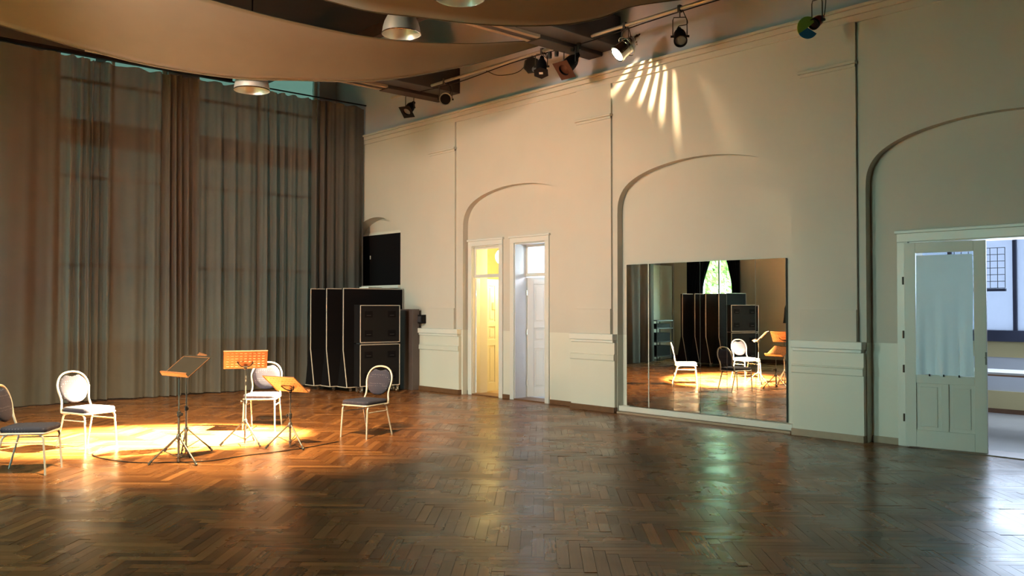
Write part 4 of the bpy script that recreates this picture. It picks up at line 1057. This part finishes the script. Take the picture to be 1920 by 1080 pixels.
# ------------------------------------------------------------------ black rolling screens
def make_screen(label, w=1.38, h=1.98):
    """board in local x (width), z (height); faces -y; flared skirt at its foot on both sides"""
    root = empty('rolling_screen'); tag(root, label, 'screen')
    b = bmesh.new(); t = .03; zf = .80; z0 = .09
    pr = [(-t, zf), (-t, h), (t, h), (t, zf), (.17, z0), (-.17, z0)]     # (y, z)
    a = [b.verts.new((-w/2, y, z)) for y, z in pr]; c = [b.verts.new((w/2, y, z)) for y, z in pr]
    b.faces.new(a); b.faces.new(c[::-1])
    for i in range(6): b.faces.new((a[i], c[i], c[(i+1) % 6], a[(i+1) % 6]))
    finish(b, 'board', M['black_felt'], root)
    def strip(nm, pts, r=.010):
        b = bmesh.new(); tube(b, pts, r, 6); finish(b, nm, M['edge'], root, smooth=True)
    for s in (-1, 1):
        strip('edge_strip', [(s*w/2, -t, h), (s*w/2, -t, zf), (s*w/2, -.17, z0)])
    strip('top_strip', [(-w/2, -t, h), (w/2, -t, h)])
    strip('foot_strip', [(-w/2, .17, z0), (-w/2, -.17, z0), (w/2, -.17, z0)], .009)
    for x in (-w/2+.12, w/2-.12):
        b = bmesh.new(); lathe(b, [(.02, -.014), (.036, -.012), (.036, .012), (.02, .014)], 16, Matrix.Translation((x, -.10, .037)) @ Matrix.Rotation(R(90), 4, 'Y')); 
        box(b, x-.02, x+.02, -.12, -.08, .06, .095); finish(b, 'caster', M['alu'], root, smooth=True)
    return root
scr = [((9.28, 15.42), 0, 'rearmost of the three black rolling screens beside the curtain'), ((9.40, 15.02), 0, 'middle one of the three black rolling screens'), ((9.53, 14.62), 0, 'front one of the three black rolling screens, behind the framed cases'),
       ((-.17, 13.50), 0, 'black rolling screen nearest the music stands in the mirror group'), ((-.15, 13.90), 0, 'second black rolling screen of the group seen in the mirror'), ((-.19, 14.27), 0, 'third black rolling screen of the group seen in the mirror'), ((-.16, 14.66), 0, 'last black rolling screen of the group seen in the mirror, nearest the corner')]
s0 = make_screen(scr[0][2])
for i, ((x, y), a, lab) in enumerate(scr):
    o = s0 if i == 0 else copy_tree(s0)
    o.location = (x, y, 0); o.rotation_euler = (0, 0, R(a)); o['label'] = lab; o['group'] = 'black rolling screens'
# framed cases
def make_case(h, label, casters=False):
    root = empty('flight_case'); tag(root, label, 'case'); w, d = .84, .26
    b = bmesh.new(); box(b, -w/2, w/2, -d/2, d/2, 0, h); finish(b, 'case_body', M['black'], root, bevel=.006)
    def e(p, q):
        b = bmesh.new(); tube(b, [p, q], .008, 6); finish(b, 'edge_strip', M['edge'], root, smooth=True)
    y = -d/2-.004; g = .012
    e((-w/2+g, y, g), (w/2-g, y, g)); e((-w/2+g, y, h-g), (w/2-g, y, h-g)); e((-w/2+g, y, g), (-w/2+g, y, h-g)); e((w/2-g, y, g), (w/2-g, y, h-g))
    for sx in (-.24, .24):
        for sz in (.25, .75):
            b = bmesh.new(); x, z = sx, h*sz
            box(b, x-.08, x+.08, y-.002, y+.006, z-.06, z+.06); finish(b, 'dish', M['grey_dark'] if False else M['black_felt'], root)
            b = bmesh.new(); tube(b, [(x-.04, y-.006, z-.02), (x-.04, y-.02, z-.02), (x+.04, y-.02, z-.02), (x+.04, y-.006, z-.02)], .004, 6); finish(b, 'handle', M['grey_dark'], root, smooth=True)
    if casters:
        for x in (-w/2+.05, w/2-.05):
            for yy in (-.09, .09):
                b = bmesh.new(); lathe(b, [(.03, -.016), (.05, -.014), (.05, .014), (.03, .016)], 16, Matrix.Translation((x, yy, -.075)) @ Matrix.Rotation(R(90), 4, 'Y')); box(b, x-.024, x+.024, yy-.03, yy+.03, -.06, 0.0); finish(b, 'caster', M['alu'], root, smooth=True)
    return root
g1 = 'framed black cases at the folding screens'
CB = (9.30, 14.12); ca = R(-8)
c1 = make_case(.80, 'lower black case with pale edge lines, on casters before the right-hand screens', True); c1.location = (*CB, .125); c1.rotation_euler[2] = ca
c2 = make_case(.72, 'upper black case with pale edge lines, stacked on the lower case by the corner'); c2.location = (*CB, .945); c2.rotation_euler[2] = ca
b = bmesh.new(); box(b, -.38, .38, -.11, .11, 0, .02); sp = finish(b, 'case_spacer', M['grey_card'], loc=(*CB, .925), rot=(0, 0, ca)); tag(sp, 'flat board between the two stacked black cases by the corner', 'board')
c3 = copy_tree(c2); c3.location = (.10, 13.02, .945); c3.rotation_euler[2] = R(24); c3['label'] = 'upper black case seen in the mirror before the screens'
c4 = copy_tree(c1); c4.location = (.10, 13.02, .125); c4.rotation_euler[2] = R(24); c4['label'] = 'lower black case on casters seen in the mirror before the screens'
b = bmesh.new(); box(b, -.38, .38, -.11, .11, 0, .02); sp = finish(b, 'case_spacer', M['grey_card'], loc=(.10, 13.02, .925), rot=(0, 0, R(24))); tag(sp, 'flat board between the two stacked cases seen in the mirror', 'board')
for c in (c1, c2, c3, c4): c['group'] = g1
# things leaning behind them at the wall
b = bmesh.new(); box(b, -.10, .06, -.38, .05, 0, 1.58); tag(finish(b, 'leaning_board', M['grey_card'], loc=(10.12, 14.35, 0), bevel=.005), 'tall grey-brown board standing on edge against the wall behind the screens', 'board')
b = bmesh.new(); box(b, -.04, .10, -.02, .02, 0, 2.0); box(b, -.10, -.04, -.02, .02, 1.62, 1.78); tag(finish(b, 'thin_post', M['grey_card'], loc=(10.12, 14.82, 0), bevel=.004), 'thin grey-brown post standing behind the tall grey-brown board', 'post')
sk = empty('wall_box', (XR-.06, 13.93, 1.30)); tag(sk, 'small dark square box on the wall right of the screens', 'box')
b = bmesh.new(); box(b, -.05, .058, -.09, .09, 0, .17); finish(b, 'housing', M['black'], sk, bevel=.006)
b = bmesh.new(); box(b, -.055, -.05, -.06, .06, .03, .14); finish(b, 'front_plate', M['grey_dark'], sk, bevel=.002)
b = bmesh.new(); box(b, -.30, .30, -.10, .1, 0, .025); tag(finish(b, 'white_strip', M['trim'], loc=(9.72, 14.80, 2.0), rot=(0, 0, R(30)), bevel=.004), 'white flat strip lying on top of the black screens', 'board')
bpy.data.objects['white_strip'].location = (9.74, 15.02, 1.995)

# ------------------------------------------------------------------ mirrored corner: rack, coat, pale cupboard
rk = empty('equipment_rack', (-.55, 16.3, 0)); tag(rk, 'dark equipment rack on legs in the far left corner, seen in the mirror', 'rack')
for z in (.12, .55, .95, 1.18):
    b = bmesh.new(); box(b, -.4, .4, -.25, .25, z, z+.03); finish(b, 'shelf', M['grey_dark'], rk)
for x in (-.38, .38):
    for y in (-.23, .23):
        b = bmesh.new(); tube(b, [(x, y, 0), (x, y, 1.2)], .015, 6); finish(b, 'post', M['grey_dark'], rk)
for k, (z, h) in enumerate(((.15, .3), (.58, .25), (.98, .12))):
    b = bmesh.new(); box(b, -.32, .32, -.2, .2, z, z+h); tag(finish(b, 'black_device', M['black'], loc=(-.55, 16.3, 0), bevel=.006), ['large black device on the bottom shelf of the corner rack', 'black device on the middle shelf of the corner rack', 'flat black device on the upper shelf of the corner rack'][k], 'device', 'black devices in the corner rack')
cb2 = empty('pale_cupboard', (-1.35, 17.02, 0)); tag(cb2, 'tall pale cupboard against the far wall, seen in the mirror', 'cupboard')
b = bmesh.new(); box(b, -.55, .75, -.25, .25, 0, 2.9); finish(b, 'body', M['trim'], cb2, bevel=.006)
for x in (-.52, .11):
    b = bmesh.new(); box(b, x, x+.61, -.27, -.25, .08, 2.85); finish(b, 'door', M['trim'], cb2, bevel=.004)
ct = empty('hanging_coat', (XL+.10, 12.72, 1.78)); tag(ct, 'black garment hanging on a wall hook, at the right edge of the mirror', 'coat')
b = bmesh.new(); n = 18; rows = []
for j, (z, w, d) in enumerate(((0, .03, .02), (-.06, .12, .05), (-.2, .17, .07), (-.45, .19, .08), (-.62, .22, .08))):
    rows.append([b.verts.new((d*math.sin(2*math.pi*k/n)*(1+.25*math.sin(5*2*math.pi*k/n)), w*math.cos(2*math.pi*k/n)*(1+.05*math.sin(3*k)), z)) for k in range(n)])
for a, c in zip(rows, rows[1:]):
    for k in range(n): b.faces.new((a[k], a[(k+1) % n], c[(k+1) % n], c[k]))
b.faces.new(rows[0]); b.faces.new(rows[-1]); finish(b, 'cloth', M['black_cloth'], ct, smooth=True, angle=60)
b = bmesh.new(); tube(b, [(-.1, 0, .0), (-.02, 0, -.01), (0, 0, .03)], .008, 6); finish(b, 'hook', M['alu'], ct)

# ------------------------------------------------------------------ garden outside the opposite windows
b = bmesh.new(); box(b, -30, XL-.35, -14, 40, -.6, -.4); struct(finish(b, 'ground', M['grass']), 'lawn outside the windows')
def tree(x, y, h, r, label, seed):
    rr = random.Random(seed); root = empty('garden_tree', (x, y, -.4)); tag(root, label, 'tree', 'trees outside the opposite windows')
    b = bmesh.new(); tube(b, [(0, 0, 0), (.1, .05, h*.35), (.0, .1, h*.7)], .16, 10, 4, r2=.07)
    for k in range(5):
        a = k*1.3; tube(b, [(.05, .05, h*(.35+.07*k)), (r*.5*math.cos(a), r*.5*math.sin(a), h*(.5+.07*k))], .05, 6, 1, r2=.02)
    finish(b, 'trunk', M['bark'], root, smooth=True)
    V, F = [], []
    for k in range(2600):
        u = rr.gauss(0, .42), rr.gauss(0, .42), rr.gauss(0, .38)
        c = Vector((u[0]*r, u[1]*r, h*.68 + u[2]*r)); a = Vector((rr.gauss(0, 1), rr.gauss(0, 1), rr.gauss(0, 1))).normalized(); t = a.orthogonal().normalized()*.13; s = a.cross(t).normalized()*.07
        i = len(V); V += [c-t, c-s*.9, c+t, c+s*.9]; F.append((i, i+1, i+2, i+3))
    me = bpy.data.meshes.new('foliage'); me.from_pydata(V, [], F); o = link('foliage', me, root, M['leaf']); o['kind'] = 'stuff'
tree(-6.4, 18.6, 5.6, 2.0, 'leafy tree outside the garden window seen in the mirror', 1)
tree(-12.5, 22.5, 6.5, 2.6, 'taller leafy tree farther out beyond the garden window', 2)
tree(-8.0, 1.5, 5.2, 2.0, 'leafy tree outside the window beside the viewer', 3)
